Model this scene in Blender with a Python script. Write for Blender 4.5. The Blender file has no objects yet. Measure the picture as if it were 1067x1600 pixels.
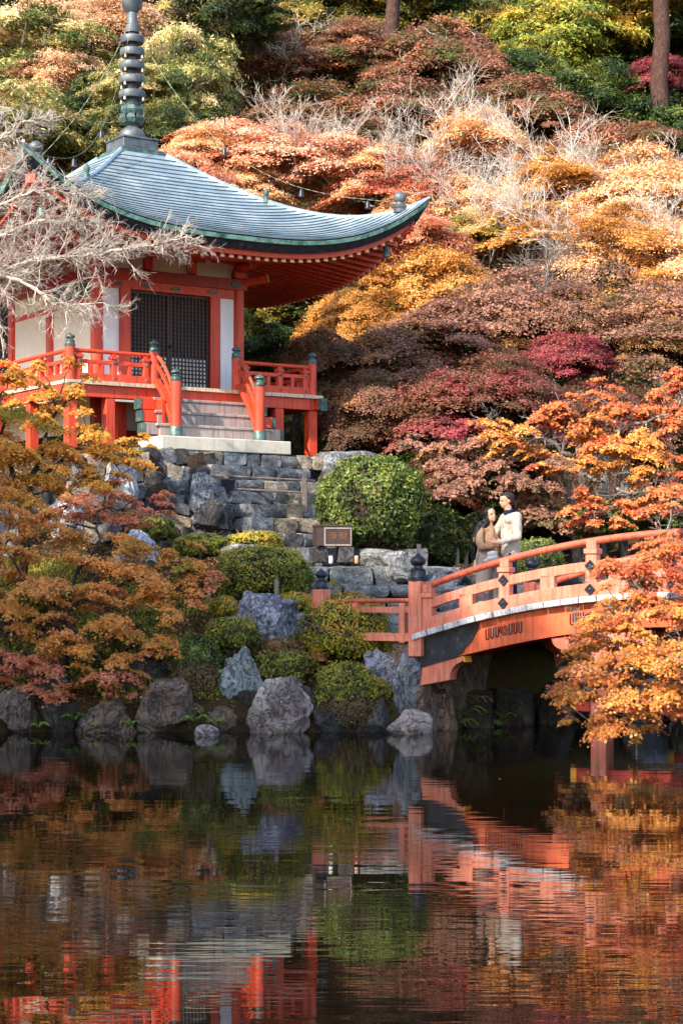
import bpy, bmesh, math, random
import numpy as np
from mathutils import Vector, Matrix, noise as mnoise

C = bpy.context.scene.collection
R_ = math.radians
rng = np.random.default_rng(7)
random.seed(7)

# ---------------------------------------------------------------- camera, light, exposure
F_PX, HOR, CAM_H = 3000.0, 921.0, 2.08
cam_d = bpy.data.cameras.new('camera'); cam = bpy.data.objects.new('camera', cam_d); C.objects.link(cam)
cam.location = (0, 0, CAM_H); cam.rotation_euler = (R_(90), 0, 0)
cam_d.sensor_fit = 'VERTICAL'; cam_d.sensor_height = 36; cam_d.lens = F_PX / 1600 * 36
cam_d.shift_y = (HOR - 800) / 1600
cam_d.clip_start = 0.2; cam_d.clip_end = 1000
bpy.context.scene.camera = cam

SUN_AZ, SUN_EL = R_(218), R_(36)        # clockwise from +Y: behind the camera, to its left
sdir = Vector((math.sin(SUN_AZ) * math.cos(SUN_EL), math.cos(SUN_AZ) * math.cos(SUN_EL), math.sin(SUN_EL)))
W = bpy.data.worlds.new('World'); bpy.context.scene.world = W; W.use_nodes = True
wn = W.node_tree; wn.nodes.clear()
wo = wn.nodes.new('ShaderNodeOutputWorld'); bg = wn.nodes.new('ShaderNodeBackground')
sk = wn.nodes.new('ShaderNodeTexSky'); sk.sky_type = 'NISHITA'; sk.sun_disc = False
sk.sun_elevation = SUN_EL; sk.sun_rotation = SUN_AZ
bg.inputs['Strength'].default_value = 0.15
wn.links.new(sk.outputs[0], bg.inputs[0]); wn.links.new(bg.outputs[0], wo.inputs[0])
sl = bpy.data.lights.new('sun', 'SUN'); sl.energy = 3.3; sl.angle = R_(0.6); sl.color = (1, .9, .76)
so = bpy.data.objects.new('sun', sl); C.objects.link(so); so.rotation_euler = (-sdir).to_track_quat('-Z', 'Y').to_euler()
vs = bpy.context.scene.view_settings
bpy.context.scene.display_settings.display_device = 'sRGB'
vs.view_transform = 'Standard'; vs.look = 'None'; vs.exposure = 1.68; vs.gamma = 1; vs.use_curve_mapping = False
cy = bpy.context.scene.cycles
try:
    cy.max_bounces = 7; cy.diffuse_bounces = 3; cy.glossy_bounces = 3; cy.transmission_bounces = 3
    cy.transparent_max_bounces = 6; cy.caustics_reflective = False; cy.caustics_refractive = False
    cy.use_denoising = True
except Exception: pass

def P(u, v, Y):
    return Vector(((u - 533.5) / F_PX * Y, Y, CAM_H + (HOR - v) / F_PX * Y))
def XU(u, Y): return (u - 533.5) / F_PX * Y

# ---------------------------------------------------------------- materials
def lin(c):
    return tuple(((x / 255) / 12.92 if x <= 10 else (((x / 255) + .055) / 1.055) ** 2.4) for x in c[:3]) + (1,)
M = {}
class NT:
    def __init__(s, name):
        s.m = bpy.data.materials.new(name); s.m.use_nodes = True; s.t = s.m.node_tree; s.t.nodes.clear()
        s.out = s.n('ShaderNodeOutputMaterial'); M[name] = s.m
    def n(s, typ, **kw):
        nd = s.t.nodes.new(typ)
        for k, v in kw.items():
            if k.startswith('i_'):
                key = k[2:]; key = int(key) if key.isdigit() else key.replace('_', ' ')
                nd.inputs[key].default_value = v
            else: setattr(nd, k, v)
        return nd
    def l(s, a, b): s.t.links.new(a, b)
    def noise(s, scale, detail=4, rough=.55, vec=None, dist=0.0):
        nd = s.n('ShaderNodeTexNoise'); nd.inputs['Scale'].default_value = scale
        nd.inputs['Detail'].default_value = detail; nd.inputs['Roughness'].default_value = rough
        nd.inputs['Distortion'].default_value = dist
        if vec is not None: s.l(vec, nd.inputs['Vector'])
        return nd.outputs[0]
    def ramp(s, fac, stops, interp='LINEAR'):
        nd = s.n('ShaderNodeValToRGB'); r = nd.color_ramp; r.interpolation = interp
        while len(r.elements) < len(stops): r.elements.new(.5)
        for e, (p, c) in zip(r.elements, stops):
            e.position = p; e.color = c if len(c) == 4 else tuple(c) + (1,)
        s.l(fac, nd.inputs[0]); return nd.outputs[0]
    def mix(s, f, a, b, mode='MIX'):
        nd = s.n('ShaderNodeMix'); nd.data_type = 'RGBA'; nd.blend_type = mode
        for val, k in ((f, 0), (a, 6), (b, 7)):
            if hasattr(val, 'is_linked') or isinstance(val, bpy.types.NodeSocket): s.l(val, nd.inputs[k])
            else: nd.inputs[k].default_value = val
        return nd.outputs[2]
    def vec(s, kind='Object', scale=(1, 1, 1), obj_random=False):
        tc = s.n('ShaderNodeTexCoord'); mp = s.n('ShaderNodeMapping'); mp.inputs['Scale'].default_value = scale
        s.l(tc.outputs[kind], mp.inputs[0])
        if obj_random:
            oi = s.n('ShaderNodeObjectInfo'); mu = s.n('ShaderNodeMath', operation='MULTIPLY'); mu.inputs[1].default_value = 37.
            s.l(oi.outputs['Random'], mu.inputs[0]); cb = s.n('ShaderNodeCombineXYZ')
            for k in range(3): s.l(mu.outputs[0], cb.inputs[k])
            s.l(cb.outputs[0], mp.inputs['Location'])
        return mp.outputs[0]
    def rnd(s): return s.n('ShaderNodeObjectInfo').outputs['Random']
    def bump(s, h, strength=.3, dist=.02):
        b = s.n('ShaderNodeBump'); b.inputs['Strength'].default_value = strength; b.inputs['Distance'].default_value = dist
        s.l(h, b.inputs['Height']); return b.outputs[0]
    def bsdf(s, color, rough=.6, normal=None, metal=0., spec=.5, **kw):
        p = s.n('ShaderNodeBsdfPrincipled')
        for val, k in ((color, 'Base Color'), (rough, 'Roughness'), (metal, 'Metallic'), (spec, 'Specular IOR Level')):
            if isinstance(val, bpy.types.NodeSocket): s.l(val, p.inputs[k])
            else: p.inputs[k].default_value = val
        if normal is not None: s.l(normal, p.inputs['Normal'])
        s.l(p.outputs[0], s.out.inputs[0]); return p

def painted(name, base, worn, dirt, wear=.62, scale=3.0, rough=.5, faded=None, streak=.75):
    t = NT(name); v = t.vec('Object', obj_random=True)
    n1 = t.noise(scale, 6, .65, v); n2 = t.noise(scale * 5, 5, .7, v)
    tc = t.vec('Object', (9, 9, .7)); n3 = t.noise(2.2, 4, .6, tc)
    c = t.mix(t.ramp(n1, [(.35, (0, 0, 0, 1)), (.75, (1, 1, 1, 1))]), base, faded or tuple(min(1, x * 1.18 + .01) for x in base[:3]) + (1,))
    c = t.mix(t.ramp(n3, [(.46, (0, 0, 0, 1)), (.74, (streak,) * 3 + (1,))]), c, dirt)
    c = t.mix(t.ramp(n2, [(wear, (0, 0, 0, 1)), (wear + .06, (1, 1, 1, 1))]), c, worn)
    t.bsdf(c, rough, t.bump(n2, .25, .004)); return t.m
painted('vermilion', lin((202, 62, 28)), lin((186, 104, 76)), lin((104, 38, 26)), .66)
painted('vermilion_dark_shade', lin((150, 34, 18)), lin((120, 50, 34)), lin((80, 22, 14)), .72)  # dark red; shade put into the colour of head and tie beams
painted('bridge_paint', lin((200, 106, 80)), lin((128, 92, 82)), lin((96, 54, 44)), .60, 3.5, .65, lin((216, 140, 114)))
painted('bridge_beam_paint', lin((196, 86, 52)), lin((150, 86, 66)), lin((130, 52, 30)), .72, 2.0, .5, lin((226, 106, 62)))
painted('handrail_paint', lin((176, 74, 46)), lin((96, 66, 58)), lin((84, 44, 34)), .56, 5.0, .55, lin((206, 104, 72)))
painted('worn_tread', lin((142, 128, 122)), lin((190, 96, 60)), lin((80, 62, 56)), .60, 2.5, .7, lin((168, 156, 150)))
painted('white_plaster', lin((226, 226, 228)), lin((205, 202, 196)), lin((176, 172, 164)), .74, 1.5, .85, streak=.22)
painted('cream_sunlit_plaster', lin((222, 212, 192)), lin((205, 198, 180)), lin((170, 160, 140)), .74, 1.5, .85, streak=.22)  # cream; warm bounced sunlight put into the left wall's plaster colour
painted('pale_end', lin((236, 206, 160)), lin((210, 160, 110)), lin((190, 140, 96)), .72, 5, .6)
painted('yellow_end', lin((226, 158, 44)), lin((190, 130, 50)), lin((150, 90, 40)), .7, 5, .6)
painted('plank_grey', lin((176, 176, 178)), lin((72, 72, 76)), lin((96, 94, 96)), .56, 7, .8, lin((206, 206, 208)))
painted('floor_board', lin((196, 176, 148)), lin((130, 104, 84)), lin((110, 84, 66)), .62, 4, .7)
painted('concrete', lin((186, 178, 160)), lin((150, 146, 134)), lin((112, 108, 98)), .62, 2.5, .85, lin((206, 198, 182)), streak=.35)
painted('lattice_wood', lin((62, 40, 34)), lin((84, 60, 50)), lin((36, 24, 22)), .66, 6, .6)
painted('weathered_post', lin((118, 104, 96)), lin((160, 150, 144)), lin((64, 56, 52)), .58, 5, .85)
painted('box_brown', lin((54, 36, 28)), lin((96, 66, 50)), lin((48, 32, 26)), .66, 5, .45)
painted('box_frame', lin((142, 128, 118)), lin((110, 96, 86)), lin((90, 78, 70)), .66, 5, .45)
painted('gold_letter', lin((112, 62, 30)), lin((180, 100, 40)), lin((160, 84, 36)), .8, 5, .45)
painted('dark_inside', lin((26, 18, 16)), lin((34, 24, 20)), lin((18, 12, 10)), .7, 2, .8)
painted('bright_cup', lin((226, 222, 214)), lin((180, 170, 160)), lin((150, 140, 130)), .7, 12, .3)
painted('orange_cup', lin((226, 130, 70)), lin((230, 224, 210)), lin((150, 90, 60)), .55, 16, .3)

t = NT('green_bronze'); v = t.vec('Object', obj_random=True)
n1 = t.noise(6, 6, .7, v)
t.bsdf(t.ramp(n1, [(.3, lin((36, 48, 50))), (.5, lin((74, 96, 92))), (.66, lin((104, 134, 122))), (.8, lin((60, 66, 64)))]), .5, t.bump(n1, .3, .01), .35)
t = NT('black_bronze'); v = t.vec('Object', obj_random=True); n1 = t.noise(9, 5, .6, v)
t.bsdf(t.ramp(n1, [(.35, lin((22, 24, 32))), (.6, lin((44, 48, 60))), (.8, lin((92, 96, 104)))]), .42, t.bump(n1, .2, .005), .4)
t = NT('grey_bronze'); v = t.vec('Object', obj_random=True); n1 = t.noise(5, 5, .6, v)
t.bsdf(t.ramp(n1, [(.3, lin((56, 62, 64))), (.55, lin((90, 96, 98))), (.8, lin((120, 124, 124)))]), .55, t.bump(n1, .2, .01), .35)
t = NT('copper_roof'); v = t.vec('Object', (1, 1, 1)); n1 = t.noise(1.6, 6, .65, v); n2 = t.noise(24, 3, .6, v)
vs_ = t.vec('Object', (14, 1.2, 1.2)); n3 = t.noise(1.5, 5, .7, vs_)
col = t.ramp(n1, [(.3, lin((130, 148, 154))), (.5, lin((160, 175, 182))), (.7, lin((190, 200, 204)))])
col = t.mix(t.ramp(n3, [(.52, (0, 0, 0, 1)), (.8, (.5, .5, .5, 1))]), col, lin((96, 124, 122)))
col = t.mix(t.ramp(t.rnd(), [(0, (0, 0, 0, 1)), (1, (.35, .35, .35, 1))]), col, lin((104, 130, 146)))
t.bsdf(col, t.ramp(n1, [(.3, (.3,) * 3), (.7, (.44,) * 3)]), t.bump(n2, .12, .01), .45, .7)
t = NT('copper_edge'); v = t.vec('Object', (1, 1, 1)); n1 = t.noise(3.4, 7, .75, v)
t.bsdf(t.ramp(n1, [(.38, lin((26, 38, 38))), (.47, lin((84, 124, 112))), (.6, lin((136, 176, 160))), (.72, lin((70, 106, 96)))]), .5, t.bump(n1, .3, .01), .3)

def stone(name, c_, lichen=.56, lc=(206, 206, 204), warm=None, moss=0., spec=.35, rough=.8, stain=True):
    c = [tuple(min(238, x * 1.2 + 4) for x in q) for q in c_]
    t = NT(name); v = t.vec('Object', obj_random=True)
    n1 = t.noise(1.7, 8, .68, v, .6); n2 = t.noise(11, 9, .76, v, 1.8); n3 = t.noise(28, 5, .7, v)
    vv = t.vec('Object', (2.2, 2.2, 7), obj_random=True); n4 = t.noise(1.6, 6, .7, vv, 1.5)
    col = t.ramp(n1, [(.3, lin(c[0])), (.48, lin(c[1])), (.62, lin(c[2])), (.78, lin(c[1]))])
    if warm: col = t.mix(t.ramp(n4, [(.56, (0, 0, 0, 1)), (.68, (.7, .7, .7, 1))]), col, lin(warm))
    col = t.mix(t.ramp(n2, [(lichen, (0, 0, 0, 1)), (lichen + .05, (.85, .85, .85, 1))]), col, lin(lc))
    col = t.mix(t.ramp(n4, [(.30, (.85, .85, .85, 1)), (.42, (0, 0, 0, 1))]), col, lin((30, 28, 30)))
    vk = t.vec('Object', (1.3, 1.3, .8), obj_random=True); n5 = t.noise(2.4, 9, .62, vk, 2.6)
    col = t.mix(t.ramp(n5, [(.475, (0, 0, 0, 1)), (.495, (.8, .8, .8, 1)), (.515, (0, 0, 0, 1))]), col, lin((30, 28, 32)))
    col = t.mix(t.ramp(t.rnd(), [(0, (0, 0, 0, 1)), (1, (.5, .5, .5, 1))]), col, t.mix(1., col, lin((196, 186, 178)), 'MULTIPLY'))
    if moss:
        ge = t.n('ShaderNodeNewGeometry'); sp = t.n('ShaderNodeSeparateXYZ'); t.l(ge.outputs['Normal'], sp.inputs[0])
        mm = t.n('ShaderNodeMath', operation='MULTIPLY'); t.l(sp.outputs[2], mm.inputs[0]); t.l(n1, mm.inputs[1])
        col = t.mix(t.ramp(mm.outputs[0], [(.40, (0, 0, 0, 1)), (.5, (moss,) * 3 + (1,))]), col, lin((84, 88, 38)))
    h = t.n('ShaderNodeMath', operation='ADD'); t.l(n2, h.inputs[0]); t.l(n3, h.inputs[1])
    h2 = t.n('ShaderNodeMath', operation='ADD'); t.l(h.outputs[0], h2.inputs[0]); t.l(t.ramp(n5, [(.465, (1, 1, 1, 1)), (.495, (0, 0, 0, 1)), (.525, (1, 1, 1, 1))]), h2.inputs[1])
    t.bsdf(col, rough, t.bump(h2.outputs[0], .9, .035), 0, spec); return t.m
stone('rock_blue', ((66, 70, 80), (104, 110, 120), (142, 148, 152)), .58)
stone('rock_purple', ((58, 56, 66), (98, 96, 110), (140, 138, 148)), .51, (196, 196, 204))
stone('rock_green', ((72, 78, 80), (106, 114, 114), (146, 152, 148)), .60, (196, 202, 190), (120, 104, 84))
stone('rock_warm', ((84, 70, 70), (122, 110, 108), (176, 168, 160)), .58, (208, 204, 194), (150, 92, 52))
stone('rock_brown', ((60, 50, 44), (96, 80, 70), (128, 112, 98)), .66, (170, 166, 156), (110, 74, 48), .5)
stone('rock_dark', ((34, 34, 36), (58, 56, 58), (86, 82, 80)), .66, (150, 150, 148), None, .5)
stone('rock_pale', ((120, 124, 132), (166, 170, 176), (204, 206, 210)), .52, (226, 228, 230))
stone('wall_stone', ((58, 60, 64), (100, 103, 108), (146, 149, 152)), .57, (190, 190, 190), (120, 104, 88))
stone('wall_stone_tan', ((110, 98, 86), (160, 146, 128), (196, 182, 160)), .66, (210, 204, 192), (130, 110, 90))
stone('step_stone', ((62, 62, 64), (106, 108, 110), (150, 150, 150)), .54, (200, 200, 198), (116, 104, 88), .35)
stone('rust_stone', ((50, 38, 30), (82, 60, 44), (66, 52, 44)), .72, (150, 120, 90), (140, 78, 28))
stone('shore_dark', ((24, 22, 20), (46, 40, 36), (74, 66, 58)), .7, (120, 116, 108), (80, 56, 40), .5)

t = NT('ground_soil'); v = t.vec('Object'); n1 = t.noise(.9, 8, .7, v); n2 = t.noise(9, 8, .75, v)
col = t.ramp(n1, [(.34, lin((44, 36, 24))), (.5, lin((70, 54, 34))), (.6, lin((60, 58, 28))), (.74, lin((88, 66, 42)))])
col = t.mix(t.ramp(n2, [(.45, (0, 0, 0, 1)), (.7, (.7, .7, .7, 1))]), col, lin((44, 34, 22)))
t.bsdf(col, .95, t.bump(n2, .8, .05), 0, .1)

t = NT('pond_water')
v = t.vec('Object', (.5, 1.9, 1)); n1 = t.noise(1.2, 1, .4, v, .3)
v2 = t.vec('Object', (1.0, 6.0, 1)); n2 = t.noise(1.5, 2, .45, v2, .2)
v3 = t.vec('Object', (.12, .3, 1)); n3 = t.noise(1., 2, .5, v3)
a1 = t.n('ShaderNodeMath', operation='MULTIPLY'); t.l(n2, a1.inputs[0]); t.l(t.ramp(n3, [(.38, (.12,) * 3), (.62, (.75,) * 3)]), a1.inputs[1])
a2 = t.n('ShaderNodeMath', operation='ADD'); t.l(a1.outputs[0], a2.inputs[0]); t.l(n1, a2.inputs[1])
wp = t.bsdf(lin((17, 13, 7)), .0, t.bump(a2.outputs[0], .042, .05), 0, .5)
wp.inputs['IOR'].default_value = 1.36

def soften(c, k=.16, g=1.05):
    y = .35 * c[0] + .5 * c[1] + .15 * c[2]
    return tuple(min(250, ((x * (1 - k) + y * k) * g)) for x in c)
def leafmat(name, stops, trans=.38, rough=.55):
    if name.startswith('leaf_left') or name.startswith('leaf_right'): soft_ = lambda c: soften(c, .10, 1.04)
    elif name.startswith('bush'): soft_ = lambda c: soften(c, .02, 1.06)
    else: soft_ = soften
    t = NT(name)
    at = t.n('ShaderNodeAttribute'); at.attribute_name = 'rnd'
    n = len(stops); st = [(i / (n - 1), lin(soft_(c))) for i, c in enumerate(stops)]
    v = t.vec('Object', (1.6, 1.6, 2.2), obj_random=True); nz = t.noise(1.0, 5, .7, v)
    ad = t.n('ShaderNodeMath', operation='MULTIPLY_ADD'); t.l(nz, ad.inputs[0]); ad.inputs[1].default_value = 1.9; ad.inputs[2].default_value = -.95
    a2 = t.n('ShaderNodeMath', operation='ADD'); a2.use_clamp = True; t.l(ad.outputs[0], a2.inputs[0]); t.l(at.outputs['Fac'], a2.inputs[1])
    col = t.ramp(a2.outputs[0], st)
    d = t.n('ShaderNodeBsdfPrincipled'); t.l(col, d.inputs['Base Color']); d.inputs['Roughness'].default_value = rough
    d.inputs['Specular IOR Level'].default_value = .35
    tr = t.n('ShaderNodeBsdfTranslucent'); t.l(col, tr.inputs[0])
    mx = t.n('ShaderNodeMixShader'); mx.inputs[0].default_value = trans
    t.l(d.outputs[0], mx.inputs[1]); t.l(tr.outputs[0], mx.inputs[2]); t.l(mx.outputs[0], t.out.inputs[0]); return t.m
leafmat('leaf_brown_red', [(84, 96, 36), (122, 78, 50), (146, 90, 64), (166, 104, 76), (204, 124, 68)])
leafmat('leaf_brown_green', [(58, 70, 26), (92, 84, 36), (122, 72, 46), (142, 84, 50), (150, 110, 56)])
leafmat('leaf_bright_orange', [(180, 90, 50), (212, 124, 76), (228, 150, 104), (238, 178, 138), (242, 206, 176)])
leafmat('leaf_red_orange', [(146, 60, 40), (182, 82, 54), (204, 108, 72), (220, 136, 92), (226, 156, 92)])
leafmat('leaf_gold', [(134, 82, 22), (186, 112, 32), (216, 146, 50), (228, 170, 84), (196, 120, 40)])
leafmat('leaf_gold_pale', [(190, 116, 50), (222, 150, 78), (236, 182, 124), (242, 206, 160), (228, 160, 90)])
leafmat('leaf_purple', [(92, 92, 36), (130, 88, 62), (156, 102, 82), (176, 124, 104), (188, 128, 62)])
leafmat('leaf_purple_crimson', [(78, 66, 30), (116, 72, 46), (142, 90, 64), (154, 70, 62), (172, 62, 76)])
leafmat('leaf_purple_gold', [(110, 100, 40), (154, 104, 58), (182, 126, 72), (204, 148, 70), (156, 106, 80)])
leafmat('leaf_crimson', [(104, 50, 40), (140, 44, 52), (170, 56, 66), (184, 88, 84), (130, 66, 50)])
leafmat('leaf_dark_red', [(60, 54, 24), (88, 58, 36), (112, 70, 50), (130, 84, 66), (92, 82, 32)])
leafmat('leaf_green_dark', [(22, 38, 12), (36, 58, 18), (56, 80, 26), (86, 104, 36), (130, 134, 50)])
leafmat('leaf_green_gold', [(44, 60, 20), (82, 92, 30), (134, 124, 40), (190, 146, 50), (206, 166, 70)])
leafmat('leaf_lime', [(52, 72, 20), (92, 110, 30), (146, 152, 44), (196, 184, 60), (210, 150, 50)])
leafmat('leaf_evergreen', [(56, 72, 24), (100, 112, 44), (158, 156, 76), (210, 186, 112), (240, 206, 150)])
leafmat('leaf_evergreen_dark', [(26, 42, 16), (44, 62, 24), (70, 86, 34), (112, 116, 48), (176, 150, 76)])
leafmat('leaf_pink_tan', [(150, 110, 60), (196, 140, 92), (222, 166, 124), (232, 190, 150), (190, 170, 90)])
leafmat('leaf_left_orange', [(146, 134, 40), (206, 138, 40), (230, 158, 48), (238, 178, 76), (222, 130, 54)])
leafmat('leaf_left_brown', [(164, 148, 48), (212, 132, 48), (228, 148, 62), (234, 170, 88), (222, 128, 76)])
leafmat('leaf_left_pink', [(166, 110, 56), (204, 122, 74), (218, 138, 92), (222, 118, 88), (230, 158, 112)])
leafmat('leaf_right_orange', [(160, 84, 54), (200, 114, 44), (222, 146, 54), (232, 172, 84), (184, 90, 70)])
leafmat('leaf_right_red', [(176, 72, 46), (204, 98, 52), (216, 122, 62), (224, 148, 80), (178, 78, 62)])
leafmat('bush_green', [(40, 48, 20), (62, 76, 28), (82, 98, 36), (104, 118, 44), (132, 134, 64)], .22)
leafmat('bush_olive', [(56, 64, 20), (90, 98, 28), (122, 128, 40), (148, 146, 54), (170, 132, 54)], .25)
leafmat('bush_yellow', [(76, 84, 24), (118, 120, 32), (150, 144, 42), (188, 160, 50), (204, 136, 52)], .25)
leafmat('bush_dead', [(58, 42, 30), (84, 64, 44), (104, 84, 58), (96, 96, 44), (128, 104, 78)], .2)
leafmat('fern_green', [(44, 70, 20), (78, 108, 30), (112, 140, 44), (140, 160, 60)], .35)
leafmat('litter', [(70, 48, 28), (110, 72, 40), (150, 92, 52), (98, 94, 40), (168, 120, 72)], .2)
leafmat('dry_frond', [(110, 84, 56), (150, 122, 84), (176, 150, 110)], .2)

def bark(name, a, b, c):
    t = NT(name); v = t.vec('Object', (6, 6, 1.2), obj_random=True); n1 = t.noise(3, 6, .7, v); n2 = t.noise(11, 5, .7, t.vec('Object'))
    col = t.ramp(n1, [(.3, lin(a)), (.55, lin(b)), (.8, lin(c))])
    col = t.mix(t.ramp(n2, [(.58, (0, 0, 0, 1)), (.64, (.7, .7, .7, 1))]), col, lin(c))
    t.bsdf(col, .9, t.bump(n1, .6, .02), 0, .2)
bark('bark_dark', (34, 26, 22), (62, 50, 44), (120, 112, 102))
bark('bark_lichen', (66, 58, 52), (120, 112, 104), (196, 192, 184))
bark('bark_white', (140, 126, 116), (196, 184, 172), (228, 220, 210))
bark('bark_cedar', (40, 28, 24), (72, 50, 44), (108, 84, 74))

def plain(name, c, rough=.7, spec=.3, sc=30, amp=.12, metal=0.):
    t = NT(name); v = t.vec('Object'); n = t.noise(sc, 4, .6, v); c = lin(c)
    d = tuple(x * (1 - amp * 2) for x in c[:3]) + (1,)
    t.bsdf(t.mix(n, d, c), rough, t.bump(n, .2, .003), metal, spec)
plain('skin', (190, 140, 114), .5, .4)
plain('hair_black', (20, 16, 18), .6, .25, 60, .3)
plain('hair_brown', (48, 38, 32), .65, .2, 60, .3)
plain('tan_cloth', (138, 110, 90), .9, .1, 70)
plain('cream_knit', (166, 157, 146), .9, .1, 90)
plain('navy_cloth', (26, 32, 58), .85, .1, 70)
plain('beige_cloth', (158, 146, 134), .9, .1, 50)
plain('white_cloth', (196, 196, 198), .85, .1, 50)
plain('lips', (170, 86, 80), .5); plain('eye_dark', (34, 24, 22), .3); plain('shoe_dark', (30, 26, 26), .4)
plain('chain_green', (108, 116, 92), .5, .5, 20, .2, .3)
plain('white_stud', (210, 200, 180), .5)
# ---------------------------------------------------------------- helpers
def tag(o, label=None, cat=None, group=None, kind=None):
    if label: o['label'] = label
    if cat: o['category'] = cat
    if group: o['group'] = group
    if kind: o['kind'] = kind
    return o
def empty(name, loc, rz=0, parent=None):
    o = bpy.data.objects.new(name, None); C.objects.link(o); o.location = loc; o.rotation_euler = (0, 0, rz)
    o.empty_display_size = .2
    if parent: o.parent = parent
    return o
def link(name, me, mat=None, parent=None, loc=None, rot=None, scale=None, kind=None):
    o = bpy.data.objects.new(name, me); C.objects.link(o)
    if mat is not None:
        mat = M[mat] if isinstance(mat, str) else mat
        if not me.materials: me.materials.append(mat)
        elif me.materials[0] != mat:
            o.material_slots[0].link = 'OBJECT'; o.material_slots[0].material = mat
    if parent is not None: o.parent = parent
    if loc is not None: o.location = loc
    if rot is not None: o.rotation_euler = rot
    if scale is not None: o.scale = scale
    if kind: o['kind'] = kind
    return o
def fast_mesh(name, V, F, rnd=None, smooth=False):
    """V (n,3), F (m,k) arrays"""
    V = np.ascontiguousarray(V, dtype=np.float32); F = np.ascontiguousarray(F, dtype=np.int32)
    m, k = F.shape; me = bpy.data.meshes.new(name)
    me.vertices.add(len(V)); me.vertices.foreach_set('co', V.ravel())
    me.loops.add(m * k); me.loops.foreach_set('vertex_index', F.ravel())
    me.polygons.add(m); me.polygons.foreach_set('loop_start', np.arange(0, m * k, k, dtype=np.int32))
    try: me.polygons.foreach_set('loop_total', np.full(m, k, dtype=np.int32))
    except Exception: pass
    if smooth: me.polygons.foreach_set('use_smooth', np.ones(m, dtype=bool))
    if rnd is not None:
        at = me.attributes.new('rnd', 'FLOAT', 'POINT'); at.data.foreach_set('value', np.ascontiguousarray(rnd, dtype=np.float32))
    me.update(calc_edges=True); me.validate()
    return me

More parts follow.
